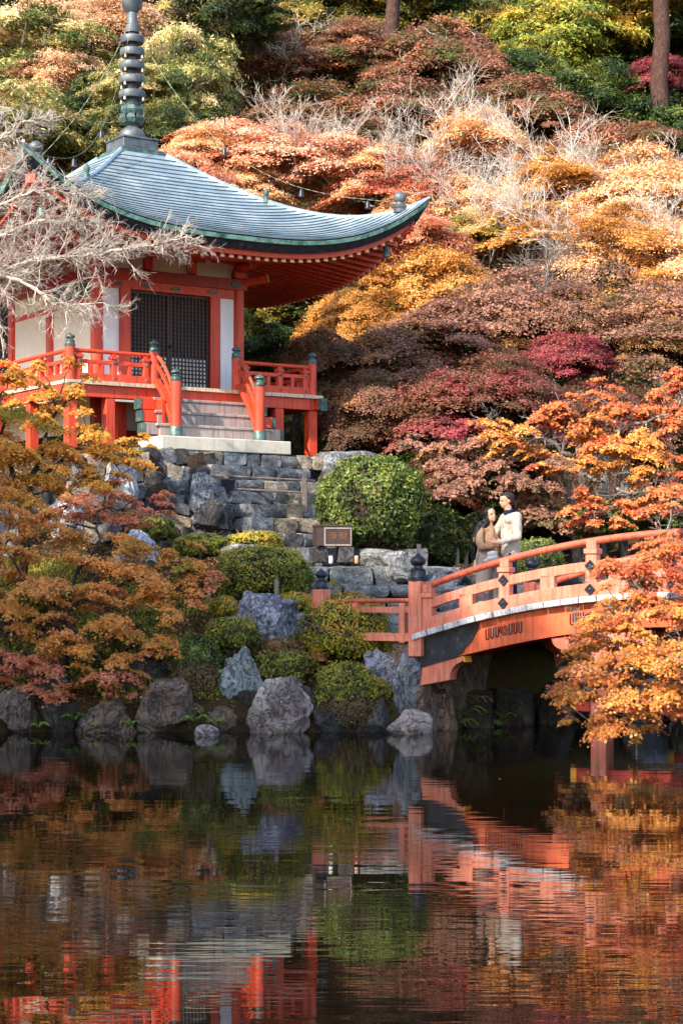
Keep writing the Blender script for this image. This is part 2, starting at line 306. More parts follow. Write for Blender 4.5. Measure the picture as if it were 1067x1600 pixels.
class MB:
    def __init__(s): s.v = []; s.f = []
    def add(s, vs, fs):
        o = len(s.v); s.v += [tuple(x) for x in vs]; s.f += [tuple(i + o for i in f) for f in fs]; return s
    def box(s, x0, x1, y0, y1, z0, z1):
        return s.add([(x0, y0, z0), (x1, y0, z0), (x1, y1, z0), (x0, y1, z0), (x0, y0, z1), (x1, y0, z1), (x1, y1, z1), (x0, y1, z1)],
                     [(0, 3, 2, 1), (4, 5, 6, 7), (0, 1, 5, 4), (1, 2, 6, 5), (2, 3, 7, 6), (3, 0, 4, 7)])
    def obox(s, c, ax, ay, az):   # half axes
        c = Vector(c); ax, ay, az = Vector(ax), Vector(ay), Vector(az)
        vs = [c + sx * ax + sy * ay + sz * az for sz in (-1, 1) for sx, sy in ((-1, -1), (1, -1), (1, 1), (-1, 1))]
        return s.add(vs, [(0, 3, 2, 1), (4, 5, 6, 7), (0, 1, 5, 4), (1, 2, 6, 5), (2, 3, 7, 6), (3, 0, 4, 7)])
    def bar(s, p0, p1, w, h, up=(0, 0, 1)):
        p0, p1 = Vector(p0), Vector(p1); d = p1 - p0; L = d.length; d.normalize()
        side = d.cross(Vector(up)).normalized(); u2 = side.cross(d)
        return s.obox((p0 + p1) / 2, d * L / 2, side * w / 2, u2 * h / 2)
    def sweep(s, pts, w, h, up=(0, 0, 1)):     # rectangular section swept along a polyline
        pts = [Vector(p) for p in pts]; n = len(pts); vs = []; fs = []
        for i, p in enumerate(pts):
            d = (pts[min(i + 1, n - 1)] - pts[max(i - 1, 0)]).normalized(); side = d.cross(Vector(up)).normalized(); u2 = side.cross(d)
            vs += [p - side * w / 2 - u2 * h / 2, p + side * w / 2 - u2 * h / 2, p + side * w / 2 + u2 * h / 2, p - side * w / 2 + u2 * h / 2]
        for i in range(n - 1):
            a, b = 4 * i, 4 * i + 4
            for k in range(4): fs.append((a + k, a + (k + 1) % 4, b + (k + 1) % 4, b + k))
        fs += [(3, 2, 1, 0), (4 * n - 4, 4 * n - 3, 4 * n - 2, 4 * n - 1)]
        return s.add(vs, fs)
    def tube(s, pts, rad, n=8, cap=True):
        pts = [Vector(p) for p in pts]; m = len(pts)
        rad = rad if hasattr(rad, '__len__') else [rad] * m; vs = []; fs = []
        ref = Vector((.13, .31, .94))
        for i, p in enumerate(pts):
            d = (pts[min(i + 1, m - 1)] - pts[max(i - 1, 0)]).normalized()
            a = d.cross(ref)
            if a.length < .05: a = d.cross(Vector((1, 0, 0)))
            a.normalize(); b = d.cross(a)
            for k in range(n):
                t = 2 * math.pi * k / n; vs.append(p + (a * math.cos(t) + b * math.sin(t)) * rad[i])
        for i in range(m - 1):
            for k in range(n): fs.append((i * n + k, i * n + (k + 1) % n, (i + 1) * n + (k + 1) % n, (i + 1) * n + k))
        if cap: fs += [tuple(reversed(range(n))), tuple(range((m - 1) * n, m * n))]
        return s.add(vs, fs)
    def lathe(s, prof, n=20, c=(0, 0, 0), sq=None):
        vs = []; fs = []; m = len(prof)
        for r, z in prof:
            for k in range(n):
                t = 2 * math.pi * k / n; vs.append((c[0] + r * math.cos(t), c[1] + r * math.sin(t), c[2] + z))
        for i in range(m - 1):
            for k in range(n): fs.append((i * n + k, i * n + (k + 1) % n, (i + 1) * n + (k + 1) % n, (i + 1) * n + k))
        fs += [tuple(reversed(range(n))), tuple(range((m - 1) * n, m * n))]
        return s.add(vs, fs)
    def prism(s, poly, y0, y1):     # polygon in x,z extruded in y
        n = len(poly)
        vs = [(x, y0, z) for x, z in poly] + [(x, y1, z) for x, z in poly]
        return s.add(vs, [tuple(range(n)), tuple(reversed(range(n, 2 * n)))] + [(i, n + i, n + (i + 1) % n, (i + 1) % n) for i in range(n)])
    def mesh(s, name, smooth=False, bevel=0, segs=1):
        me = bpy.data.meshes.new(name); me.from_pydata(s.v, [], s.f)
        bm = bmesh.new(); bm.from_mesh(me); bmesh.ops.recalc_face_normals(bm, faces=bm.faces)
        if bevel: bmesh.ops.bevel(bm, geom=list(bm.edges), offset=bevel, segments=segs, profile=.6, affect='EDGES', clamp_overlap=True)
        bm.to_mesh(me); bm.free()
        if smooth:
            for p in me.polygons: p.use_smooth = True
            try: me.set_sharp_from_angle(angle=R_(38))
            except Exception: pass
        me.update(); return me
    def build(s, name, mat, parent=None, smooth=False, bevel=0, kind=None, loc=None, rot=None, segs=1):
        return link(name, s.mesh(name, smooth, bevel, segs), mat, parent, loc, rot, kind=kind)

def fbm(p, oct=3, s=1.):
    a = 0; amp = 1
    for k in range(oct): a += amp * mnoise.noise(Vector(p) * s); s *= 2.03; amp *= .5
    return a

def rock_mesh(name, size, seed, sub=4, rough=.28, sq=.75, flat=None, facets=11):
    """irregular boulder: squared ellipsoid cut by random planes, then roughened"""
    rs = random.Random(seed); bm = bmesh.new(); bmesh.ops.create_icosphere(bm, subdivisions=sub, radius=1)
    off = Vector((rs.uniform(-50, 50), rs.uniform(-50, 50), rs.uniform(-50, 50)))
    planes = []
    for k in range(facets):
        n = Vector((rs.gauss(0, 1), rs.gauss(0, 1), rs.gauss(0, .8))).normalized(); planes.append((n, rs.uniform(.58, .86)))
    for v in bm.verts:
        p = v.co.copy()
        q = Vector([math.copysign(abs(c) ** sq, c) for c in p]); q = p.lerp(q, .8)
        for n, d in planes:
            e = q.dot(n) - d
            if e > 0: q -= n * e * .97
        rg_ = 1 - abs(mnoise.noise(p * 1.7 - off)) * 2.2; rg2 = 1 - abs(mnoise.noise(p * 4.3 + off * 2)) * 2.2
        q *= 1 + rough * .6 * fbm(p * 1.0 + off, 2) + rough * .30 * fbm(p * 3.1 + off, 3) + rough * .12 * fbm(p * 9 + off, 2) + rough * .28 * rg_ + rough * .12 * rg2 - rough * .2
        v.co = Vector((q.x * size[0], q.y * size[1], q.z * size[2]))
    for k in range(3):       # bring the cut shape back to the wanted size
        lo = min(v.co[k] for v in bm.verts); hi = max(v.co[k] for v in bm.verts)
        for v in bm.verts: v.co[k] = ((v.co[k] - lo) / (hi - lo) * 2 - 1) * size[k]
    me = bpy.data.meshes.new(name); bm.to_mesh(me); bm.free()
    for p in me.polygons: p.use_smooth = True
    try: me.set_sharp_from_angle(angle=R_(50))
    except Exception: pass
    return me

def block_mesh(seed, w, h, d, jit=.12, rnd_=.16):
    """one squared wall stone, about 100 triangles, centred, w x d x h"""
    rs = random.Random(seed); bm = bmesh.new(); bmesh.ops.create_cube(bm, size=2)
    bmesh.ops.subdivide_edges(bm, edges=bm.edges, cuts=2, use_grid_fill=True)
    off = Vector((rs.uniform(-50, 50),) * 3)
    corner = {}
    for v in bm.verts:
        p = v.co
        q = Vector([math.copysign(min(abs(c), 1), c) for c in p])
        k = sum(1 for c in p if abs(c) > .99)
        q = Vector((q.x, q.y, q.z)) * (1 - (0, 0, .035, .09)[k] - rnd_ * .0)
        n = Vector((mnoise.noise(p * .7 + off), mnoise.noise(p * .7 + off + Vector((9, 0, 0))), mnoise.noise(p * .7 + off + Vector((0, 9, 0)))))
        q += n * jit * 1.6 + Vector((mnoise.noise(p * 2.1 + off), mnoise.noise(p * 2.3 + off), mnoise.noise(p * 2.2 - off))) * jit * .7
        v.co = Vector((q.x * w / 2, q.y * d / 2, q.z * h / 2))
    me = bpy.data.meshes.new('stone'); bm.to_mesh(me); bm.free()
    for p in me.polygons: p.use_smooth = True
    try: me.set_sharp_from_angle(angle=R_(40))
    except Exception: pass
    return me

GIB = [(0.62, 0), (.66, .03), (.66, .10), (.60, .13), (.60, .16), (.64, .19), (.60, .24), (.56, .45), (.55, .56), (.60, .60), (.56, .64), (.36, .70), (.34, .80),
       (.52, .88), (.60, 1.0), (.58, 1.12), (.44, 1.24), (.22, 1.34), (.07, 1.44), (.01, 1.50)]
def finial_mesh(r, h, n=20):
    return MB().lathe([(a / .66 * r, z / 1.5 * h) for a, z in GIB], n).mesh('finial', smooth=True)

# ---- foliage
LOBES = [(0, 1.0, .20), (.85, .88, .18), (-.85, .88, .18), (1.75, .6, .15), (-1.75, .6, .15)]
def leaf_geo(Cn, N, size, kind, r, rs):
    """Cn (n,3) centres, N (n,3) normals -> V,F,rnd. kind 'quad' | 'star' | 'long'"""
    n = len(Cn); N = N / np.linalg.norm(N, axis=1, keepdims=True)
    t = rs.normal(size=(n, 3)); 
    if kind == 'long': t[:, 2] -= 1.2
    e1 = t - (t * N).sum(1, keepdims=True) * N; e1 /= np.linalg.norm(e1, axis=1, keepdims=True) + 1e-9
    e2 = np.cross(N, e1); s = size * rs.uniform(.65, 1.3, (n, 1))
    if kind == 'star':
        V = np.empty((n, 15, 3)); 
        for k, (a, L, w) in enumerate(LOBES):
            d = e1 * math.cos(a) + e2 * math.sin(a); pe = -e1 * math.sin(a) + e2 * math.cos(a)
            V[:, 3 * k] = Cn - d * s * .05 - pe * s * w * .9; V[:, 3 * k + 1] = Cn - d * s * .05 + pe * s * w * .9
            V[:, 3 * k + 2] = Cn + d * s * L * .75 + N * s * (-.12)
        F = np.arange(n * 15).reshape(-1, 3); return V.reshape(-1, 3), F, np.repeat(r, 15)
    w = .42 if kind == 'long' else .62
    V = np.empty((n, 4, 3)); V[:, 0] = Cn - e1 * s * .6; V[:, 1] = Cn + e2 * s * w * .62 - N * s * .1; V[:, 2] = Cn + e1 * s * .75; V[:, 3] = Cn - e2 * s * w * .62 - N * s * .1
    if kind == 'long': V[:, 1] = Cn + e2 * s * .2; V[:, 3] = Cn - e2 * s * .2
    return V.reshape(-1, 3), np.arange(n * 4).reshape(-1, 4), np.repeat(r, 4)

def pad_points(c, rad, n, rs, thick=.10, droop=.28, out=None, stretch=1.):
    """leaf positions and normals of one flattened spray"""
    a = rs.uniform(0, 2 * math.pi, n); q = np.sqrt(rs.uniform(0, 1, n))
    q = np.where(rs.uniform(0, 1, n) < .16, q * 1.35, q); lob = 1 + .25 * np.sin(a * 3 + rs.uniform(0, 6)) + .18 * np.sin(a * 5 + rs.uniform(0, 6)) + .12 * np.sin(a * 9 + rs.uniform(0, 6))
    x = np.cos(a) * q * lob * rad; y = np.sin(a) * q * lob * rad * stretch
    z = -droop * (q ** 2) * rad + rs.normal(0, thick * rad, n) * rs.uniform(.3, 1.6, n) + .06 * rad * np.sin(x / rad * 7 + rs.uniform(0, 6))
    N = np.stack([x / rad * .5, y / rad * .5, np.ones(n)], 1) + rs.normal(0, .55, (n, 3))
    Q = np.stack([x, y, z], 1)
    if out is not None:   # tilt pad downwards to the outside
        o = np.array([out[0], out[1]]); o = o / (np.linalg.norm(o) + 1e-6)
        Q[:, 2] -= (Q[:, 0] * o[0] + Q[:, 1] * o[1]) * .35
    return Q + np.asarray(c), N

class Tubes:
    def __init__(s): s.V = []; s.F = []; s.n = 0
    def add(s, pts, rad, k=4):
        pts = np.asarray(pts, float); m = len(pts); d = np.gradient(pts, axis=0); d /= np.linalg.norm(d, axis=1, keepdims=True) + 1e-9
        ref = np.array([.31, .17, .93]); a = np.cross(d, ref); a /= np.linalg.norm(a, axis=1, keepdims=True) + 1e-9; b = np.cross(d, a)
        t = np.arange(k) * 2 * math.pi / k; rad = np.broadcast_to(np.asarray(rad, float), (m,))
        V = pts[:, None] + (a[:, None] * np.cos(t)[None, :, None] + b[:, None] * np.sin(t)[None, :, None]) * rad[:, None, None]
        i = np.arange(m - 1)[:, None] * k; j = np.arange(k)[None]
        F = np.stack([i + j, i + (j + 1) % k, i + k + (j + 1) % k, i + k + j], -1).reshape(-1, 4) + s.n
        s.V.append(V.reshape(-1, 3)); s.F.append(F); s.n += m * k
    def mesh(s, name): return fast_mesh(name, np.concatenate(s.V), np.concatenate(s.F), smooth=True)

def bez(p0, p3, sag, rs, n=6, jit=.06):
    p0, p3 = np.asarray(p0, float), np.asarray(p3, float); L = np.linalg.norm(p3 - p0)
    t = np.linspace(0, 1, n)[:, None]; P_ = p0 + (p3 - p0) * t; P_[:, 2] += (np.sin(t[:, 0] * math.pi)) * sag * L
    P_[1:-1] += rs.normal(0, jit * L / n ** .5, (n - 2, 3)); return P_

def twig_fan(T, base, dirv, L, r, rs, depth, k=3, spread=.6, up=.1, nside=6, wig=.07):
    """recursive fine branching"""
    n = 5; d = np.asarray(dirv, float); d /= np.linalg.norm(d) + 1e-9; pts = [np.asarray(base, float)]
    for i in range(n):
        d = d + rs.normal(0, wig * 2, 3) + np.array([0, 0, up * .3]); d /= np.linalg.norm(d); pts.append(pts[-1] + d * L / n)
    T.add(pts, np.linspace(r, r * .35, n + 1), k)
    if depth <= 0: return
    for i in range(nside):
        q = rs.uniform(.15, 1.) ; idx = min(int(q * n), n - 1); b = pts[idx] + (pts[idx + 1] - pts[idx]) * (q * n - idx)
        sd = d + rs.normal(0, spread, 3); sd[2] += up
        twig_fan(T, b, sd, L * rs.uniform(.35, .62), max(r * .55, .003), rs, depth - 1, 3, spread, up, nside - 1 if nside > 3 else 3, wig)
# ---------------------------------------------------------------- terrain and pond
TA = R_(33.5); TC = Vector((-4.34, 39.87, 0)); A_ = Vector((math.cos(TA), math.sin(TA), 0)); B_ = Vector((-math.sin(TA), math.cos(TA), 0))
def TL(x, y, z=0):     # temple-local to world
    return TC + A_ * x + B_ * y + Vector((0, 0, z))
ctrl = []
def cp(*a): ctrl.extend(a)
for x in (-26, -14, -8, -5, -3, -1, 0.6): cp((x, 28.2, .42), (x, 29.1, .95), (x, 30.2, 1.4))
cp((-3, 31.2, 1.75), (-1.5, 31.2, 1.75), (-5, 31.2, 2.0), (-8, 31.5, 2.2), (-4.2, 33, 2.6), (-2.6, 33, 2.45), (-6.5, 34, 3.3), (-2.9, 34.2, 2.75), (-4.2, 34.4, 3.2),
   (-7.5, 36.5, 4.3), (-10, 36, 4.2), (-16, 36, 4.5), (-26, 36, 5))
cp((.9, 28.6, 1.38), (1.6, 29.4, 1.38), (2.6, 30.2, 1.38), (3.4, 31.2, 1.38), (.1, 29.4, 1.40), (.6, 30.2, 1.42), (1.8, 30.8, 1.5), (.6, 31.2, 1.8), (-.2, 31.6, 2.0), (1.6, 31.8, 1.9),
   (-.6, 32.8, 2.3), (.8, 32.9, 2.3), (-.4, 33.8, 2.4), (1.0, 34.0, 2.45), (2.4, 33.2, 2.1), (4, 34, 2.1), (6, 34, 2.2), (9, 34, 2.2), (3, 38, 2.8), (6, 38, 3.1), (10, 38, 3.4), (.8, 36.5, 3.0))
cp((4.6, 31.2, .8), (6.5, 31.2, .7), (9, 31, .7), (15, 31, .8), (26, 31, 1), (5, 32.4, 1.5), (8, 32.4, 1.5), (20, 36, 3))
for x, y in ((-2.7, -3.4), (-1.2, -3.4), (0, -3.2), (1.6, -3.2), (2.9, -3), (-2.7, 0), (2.6, 0), (0, 0), (-2.7, 3), (0, 3), (2.7, 3)): 
    q = TL(x, y); cp((q.x, q.y, 4.66))
for x in (-30, -16, -4, 6, 16, 30):
    cp((x, 46, 5.2), (x, 52, 7.4), (x, 60, 11.2), (x, 70, 16.2), (x, 80, 21.4), (x, 95, 30), (x, 112, 39), (x, 135, 44))
ctrl = np.array(ctrl, float)
_D = np.linalg.norm(ctrl[:, None, :2] - ctrl[None, :, :2], axis=2)
_w = np.linalg.solve(_D + np.eye(len(ctrl)) * 1e-6, ctrl[:, 2] - 2)
SX = np.array([-60, -10, -8.5, -7.5, -5, -2.6, 0, .9, 1.35, 1.9, 3.0, 4.5, 8, 13, 16, 17, 60.])
SY = np.array([2.5, 2.5, 26.5, 27.8, 27.75, 27.85, 27.75, 27.9, 28.2, 29.0, 29.7, 30.6, 30.5, 30.3, 27, 2.5, 2.5])
def shore(x): return np.interp(x, SX, SY)
def ground_np(X, Y):
    X, Y = np.asarray(X, float), np.asarray(Y, float)
    d = np.sqrt((X[..., None] - ctrl[:, 0]) ** 2 + (Y[..., None] - ctrl[:, 1]) ** 2)
    z = 2 + (d * _w).sum(-1)
    z = z + .06 * np.sin(X * 2.1 + Y) * np.sin(Y * 1.7) + .05 * np.sin(X * 4.7 + 1) * np.sin(Y * 3.9 - X)
    lx = (X - TC.x) * A_.x + (Y - TC.y) * A_.y; ly = (X - TC.x) * B_.x + (Y - TC.y) * B_.y
    cap = np.where(lx > -.6, 4.28 + (ly + 3.95) * .80, 2.98 + (ly + 3.95) * .32); cap = np.maximum(cap, np.where(lx > -.6, 2.3, 2.2))
    k = np.clip((lx + 3.7) / .5, 0, 1) * np.clip((5.2 - lx) / .5, 0, 1) * np.clip((-3.72 - ly) / .12, 0, 1) * (Y > 31)
    z = np.where(k > 0, np.minimum(z, z * (1 - k) + cap * k), z)
    sh = shore(X); e = np.clip((Y - sh) / .35, 0, 1); e = e * e * (3 - 2 * e)
    near = np.clip((Y - 3.0) / 1.0, 0, 1)       # bank the photographer stands on
    land = np.where(Y < 27, .5 + 0 * X, z)
    z = np.where(Y > 26, -.9 + (np.maximum(z, .15) + .9) * e, -.9)
    z = np.where(Y < 4.0, .5 - 1.4 * near, z)
    side = np.clip(np.maximum(X - 16, -(X + 7.2)) / 1.0, 0, 1)
    z = np.where(Y < 28.5, np.maximum(z, -.9 + side * 1.75), z)
    return z
def G(x, y): return float(ground_np(np.array([x]), np.array([y]))[0])
gx = np.unique(np.concatenate([np.linspace(-150, -20, 27), np.linspace(-20, -8, 41), np.linspace(-8, 8, 113), np.linspace(8, 20, 41), np.linspace(20, 150, 27)]))
gy = np.unique(np.concatenate([np.linspace(-60, 0, 13), np.linspace(0, 26, 27), np.linspace(26, 40, 121), np.linspace(40, 60, 61), np.linspace(60, 190, 53)]))
GX, GY = np.meshgrid(gx, gy)
XC = np.clip(GX, -30, 30); YC = np.minimum(GY, 135)
Z = ground_np(XC, YC)
V = np.stack([GX, GY, Z], -1).reshape(-1, 3); nx, ny = len(gx), len(gy)
i = np.arange(ny - 1)[:, None] * nx + np.arange(nx - 1)[None]
F = np.stack([i, i + 1, i + nx + 1, i + nx], -1).reshape(-1, 4)
link('ground', fast_mesh('ground', V, F, smooth=True), 'ground_soil', kind='structure')
wm = MB().add([(-24, -2, 0), (24, -2, 0), (24, 34, 0), (-24, 34, 0)], [(0, 1, 2, 3)]).build('pond_water', 'pond_water', kind='structure')

# fallen leaves and low moss on the bank
rs = np.random.default_rng(21); n = 60000
x = rs.uniform(-6.5, 9, n); y = rs.uniform(28, 37, n); k = y > shore(x) + .25; x, y = x[k], y[k]
k = (~((x > .2) & (x < 3.4) & (y < 33) & (rs.uniform(size=len(x)) < .93))) & (rs.uniform(size=len(x)) < np.where(x > 3, .4, 1)); x, y = x[k], y[k]
z = ground_np(x, y) + .02
cn = np.stack([x, y, z], 1); nn = np.stack([0 * x, 0 * x, 1 + 0 * x], 1) + rs.normal(0, .5, (len(x), 3))
clump = np.array([.5 + .6 * mnoise.noise(Vector((a * .9, b * .9, 0))) for a, b in zip(x, y)])
V, F, rr = leaf_geo(cn, nn, .045, 'quad', np.clip(clump + rs.normal(0, .2, len(x)), 0, 1), rs)
link('fallen_leaves', fast_mesh('fallen_leaves', V, F, rr), 'litter', kind='stuff')
rs = np.random.default_rng(22); n = 70000
x = rs.uniform(-6, 1.2, n); y = rs.uniform(28.0, 32.5, n)
den = np.array([mnoise.noise(Vector((a * 1.1 + 5, b * 1.3, 2))) for a, b in zip(x, y)])
k = (den > -.05) & (y > shore(x) + .3) & ~((x > 0) & (y > 28.9)); x, y = x[k], y[k]
cn = np.stack([x, y, ground_np(x, y) + rs.uniform(0, .12, len(x))], 1); nn = rs.normal(0, 1, (len(x), 3)); nn[:, 2] = np.abs(nn[:, 2]) * .5
V, F, rr = leaf_geo(cn, nn, .045, 'long', rs.uniform(0, 1, len(x)), rs)
link('moss_grass', fast_mesh('moss_grass', V, F, rr), 'bush_olive', kind='stuff')
# ---------------------------------------------------------------- the vermilion hall
hall = empty('temple_hall', TC, TA)
tag(hall, 'vermilion square hall with curved copper roof and railed veranda on stone platform', 'temple')
E = 4.395; ZF = 6.02; WZ0 = 6.12
LIFT = 1.16
def lift(e): return LIFT * abs(e) ** 3.0
def prof(r): return 8.76 + 2.27 * (max(0, 1 - r) / .88) ** 1.38
def roofp(r, e, off=0.): return Vector((e * r * E, -r * E, prof(r) + lift(e) * r ** 3.4 + off))
def rotk(p, k): 
    a = k * math.pi / 2; return Vector((p.x * math.cos(a) - p.y * math.sin(a), p.x * math.sin(a) + p.y * math.cos(a), p.z))
roof = empty('roof', (0, 0, 0), parent=hall)
# copper sheets laid in courses; every sheet of the front and left slopes is its own piece
NC = 27; rr_ = [.115 + (1.0 - .115) * (j / NC) ** .93 for j in range(NC + 1)]
def sheet(r0, r1, e0, e1, k, mb):
    m = 3 if e1 - e0 > .12 else 2
    top = []; bot = []; low = []
    for q in range(m + 1):
        e = e0 + (e1 - e0) * q / m
        top.append(rotk(roofp(r0, e, .004), k)); bot.append(rotk(roofp(r1 + .004, e, .034), k)); low.append(rotk(roofp(r1 + .003, e, .020), k))
    vs = top + bot + low; n = m + 1; fs = []
    for q in range(m): fs += [(q, q + 1, n + q + 1, n + q), (n + q, n + q + 1, 2 * n + q + 1, 2 * n + q)]
    fs += [(0, n, 2 * n), (n - 1, 3 * n - 1, 2 * n - 1)]
    mb.add(vs, fs)
rs = random.Random(5)
for k in range(4):
    joined = MB()
    for j in range(NC):
        w = 2 * E * rr_[j + 1]; np_ = max(2, round(w / (.66 if k == 0 else 1.0))); st = (j % 2) * .5 / np_
        ed = [-1.] + sorted([min(.995, max(-.995, -1 + 2 * ((q + (.5 if j % 2 else 0)) / np_) + rs.uniform(-.006, .006))) for q in range(0 if j % 2 else 1, np_)]) + [1.]
        for e0, e1 in zip(ed[:-1], ed[1:]):
            if e1 - e0 < .01: continue
            g = .0035 / max(.3, w / 2)
            if k == 0:
                mb = MB(); sheet(rr_[j], rr_[j + 1], e0 + g, e1 - g, k, mb); mb.build('copper_sheet', 'copper_roof', roof)
            else: sheet(rr_[j], rr_[j + 1], e0 + g, e1 - g, k, joined)
    if k: joined.build('copper_sheet', 'copper_roof', roof, kind='stuff')
# roof deck below the sheets, soffit, edge bands
def soff(r, e): return Vector((e * r * E, -r * E, 8.46 + .155 * (1 - r) * E + lift(e) * r ** 3.4))
deck = MB(); sof = MB(); eb = MB(); eb2 = MB(); redb = MB(); NE = 28
for k in range(4):
    def strip(mb, fa, fb, flip=False):
        vs = [rotk(fa(-1 + 2 * q / NE), k) for q in range(NE + 1)] + [rotk(fb(-1 + 2 * q / NE), k) for q in range(NE + 1)]
        mb.add(vs, [(q, q + 1, NE + 2 + q, NE + 1 + q) for q in range(NE)])
    rd = list(np.linspace(.1, .985, 15))
    for a, b in zip(rd[:-1], rd[1:]): strip(deck, lambda e: roofp(a, e, -.05), lambda e: roofp(b, e, -.05))
    # upper copper edge (green), then the dark boards stepping back beneath it
    strip(eb, lambda e: roofp(.992, e, -.004), lambda e: roofp(1.004, e, -.006)); strip(eb, lambda e: roofp(1.004, e, -.006), lambda e: roofp(1.0, e, -.085)); strip(eb, lambda e: roofp(1.0, e, -.085), lambda e: roofp(.985, e, -.09))
    strip(eb2, lambda e: roofp(.987, e, -.087), lambda e: roofp(.974, e, -.245)); strip(eb2, lambda e: roofp(.974, e, -.245), lambda e: roofp(.95, e, -.25))
    def low(r, d): return lambda e: soff(r, e) + Vector((0, 0, d))
    strip(redb, lambda e: roofp(.955, e, -.24), low(.952, -.05)); strip(redb, low(.952, -.05), low(.93, -.055)); strip(redb, low(.93, -.055), low(.93, .0))
    for a, b in ((.33, .55), (.55, .75), (.75, .93)): strip(sof, low(a, 0), low(b, 0))
deck.build('roof_board', 'vermilion_dark_shade', roof); eb.build('eave_edge', 'copper_edge', roof, smooth=True)
eb2.build('eave_board', 'black_bronze', roof, smooth=True); redb.build('eave_beam', 'vermilion', roof); sof.build('soffit', 'vermilion_dark_shade', roof)
# hip ridges with their knobs
hip = MB()
for k in range(4):
    pts = [rotk(roofp(r, 1, .03), k) for r in np.linspace(.12, 1.005, 16)]
    hip.tube(pts, [.045] * 15 + [.03], 6)
    tip = rotk(roofp(1.0, 1, -.11), k); inn = rotk(roofp(.86, 1, -.28), k)
hip.build('hip_ridge', 'copper_roof', roof, smooth=True)
knob = MB().lathe([(.13, -.05), (.13, .03), (.15, .05), (.15, .09), (.08, .12), (.075, .16), (.11, .19), (.135, .25), (.12, .31), (.06, .36), (.01, .38)], 16).mesh('knob', smooth=True)
for k in range(4): link('knob', knob, 'grey_bronze', roof, rotk(roofp(.905, 1, .04), k))
sknob = MB().lathe([(.06, -.05), (.06, .05), (.035, .08), (.06, .12), (.065, .17), (.03, .22), (.005, .26)], 12).mesh('knob', smooth=True)
for k in range(4): link('small_knob', sknob, 'green_bronze', roof, rotk(roofp(.46, 1, .05), k))
# hip rafters (big corner beams) and wind bells
bell_me = MB().lathe([(.012, .16), (.012, .10), (.045, .09), (.062, .05), (.066, -.04), (.082, -.11), (.084, -.13), (.02, -.125)], 14).mesh('wind_bell', smooth=True)
bell_me2 = MB().lathe([(.008, .1), (.008, .06), (.03, .05), (.04, .02), (.045, -.04), (.055, -.07), (.01, -.07)], 10).mesh('bell', smooth=True)
for k in range(4):
    pts = [rotk(soff(r, 1) + Vector((0, 0, -.06)), k) for r in np.linspace(.36, .935, 9)]
    MB().sweep(pts, .16, .20).build('hip_rafter', 'vermilion', roof)
    c = rotk(soff(.945, 1) + Vector((0, 0, -.03)), k); d = rotk(Vector((1, -1, 0)).normalized(), k)
    MB().obox(c, d * .03, rotk(Vector((1, 1, 0)).normalized(), k) * .09, (0, 0, .12)).build('beam_cap', 'vermilion', roof)
    q = rotk(soff(.86, 1) + Vector((0, 0, -.32)), k)
    wb = link('wind_bell', bell_me, 'green_bronze', roof, q)
    MB().tube([(0, 0, .10), (0, 0, .24)], .008, 5).build('wire', 'black_bronze', wb)
# rafters with pale painted ends
nr = 43; sp = 2 * E * .95 / nr
for i in range(nr):
    x = (i - (nr - 1) / 2) * sp
    y0 = max(abs(x) + .06, 1.55); ys = np.linspace(y0, .925 * E, 5)
    if ys[-1] - ys[0] < .12: continue
    pts = [soff(y / E, x / y) + Vector((0, 0, -.062)) for y in ys]
    me = MB().sweep(pts, .085, .12).mesh('rafter')
    ep = pts[-1]; d = (pts[-1] - pts[-2]).normalized()
    eme = MB().obox(ep + d * .008, d * .009, (.045, 0, 0), (0, .01, .062)).mesh('rafter_end')
    for k in (0, 1, 3):
        o = link('rafter', me, 'vermilion', hall, rot=(0, 0, k * math.pi / 2))
        link('rafter_end', eme, 'pale_end', o)
# ---- walls
def col(x, y, w=.22, z0=WZ0 - .1, z1=8.62, name='column'):
    MB().lathe([(w / 2, z0), (w / 2, z1)], 20, (x, y, 0)).build(name, 'vermilion', hall, smooth=True)
WX = 1.6
for x, y in ((-WX, -WX), (WX, -WX), (WX, WX), (-WX, .46), (-WX, 2.37), (-WX, 3.3), (WX, 3.3), (WX, .4)): col(x, y, .25)
for x in (-1.02, 1.02): MB().box(x - .115, x + .115, -1.70, -1.50, WZ0, 8.18).build('door_post', 'vermilion', hall, bevel=.008)
for x0, x1 in ((-1.49, -1.135), (1.135, 1.49)):
    MB().box(x0, x1, -1.63, -1.57, WZ0 + .02, 8.02).build('wall_panel', 'white_plaster', hall)
    MB().box(x0, x1, -1.645, -1.56, WZ0 - .04, WZ0 + .02).build('sill', 'vermilion', hall)
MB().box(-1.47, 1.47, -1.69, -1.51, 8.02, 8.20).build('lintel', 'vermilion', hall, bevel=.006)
MB().box(-1.75, 1.75, -1.73, -1.47, 8.20, 8.42).build('head_beam', 'vermilion_dark_shade', hall, bevel=.008)  # shade under the eaves put into its colour
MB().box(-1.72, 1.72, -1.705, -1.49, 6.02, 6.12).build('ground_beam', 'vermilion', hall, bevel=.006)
MB().box(-1.5, 1.5, -1.60, -1.54, 8.42, 8.80).build('frieze_panel', 'cream_sunlit_plaster', hall)
MB().box(-1.9, 1.9, -1.72, -1.48, 8.80, 8.98).build('eave_purlin', 'vermilion_dark_shade', hall)
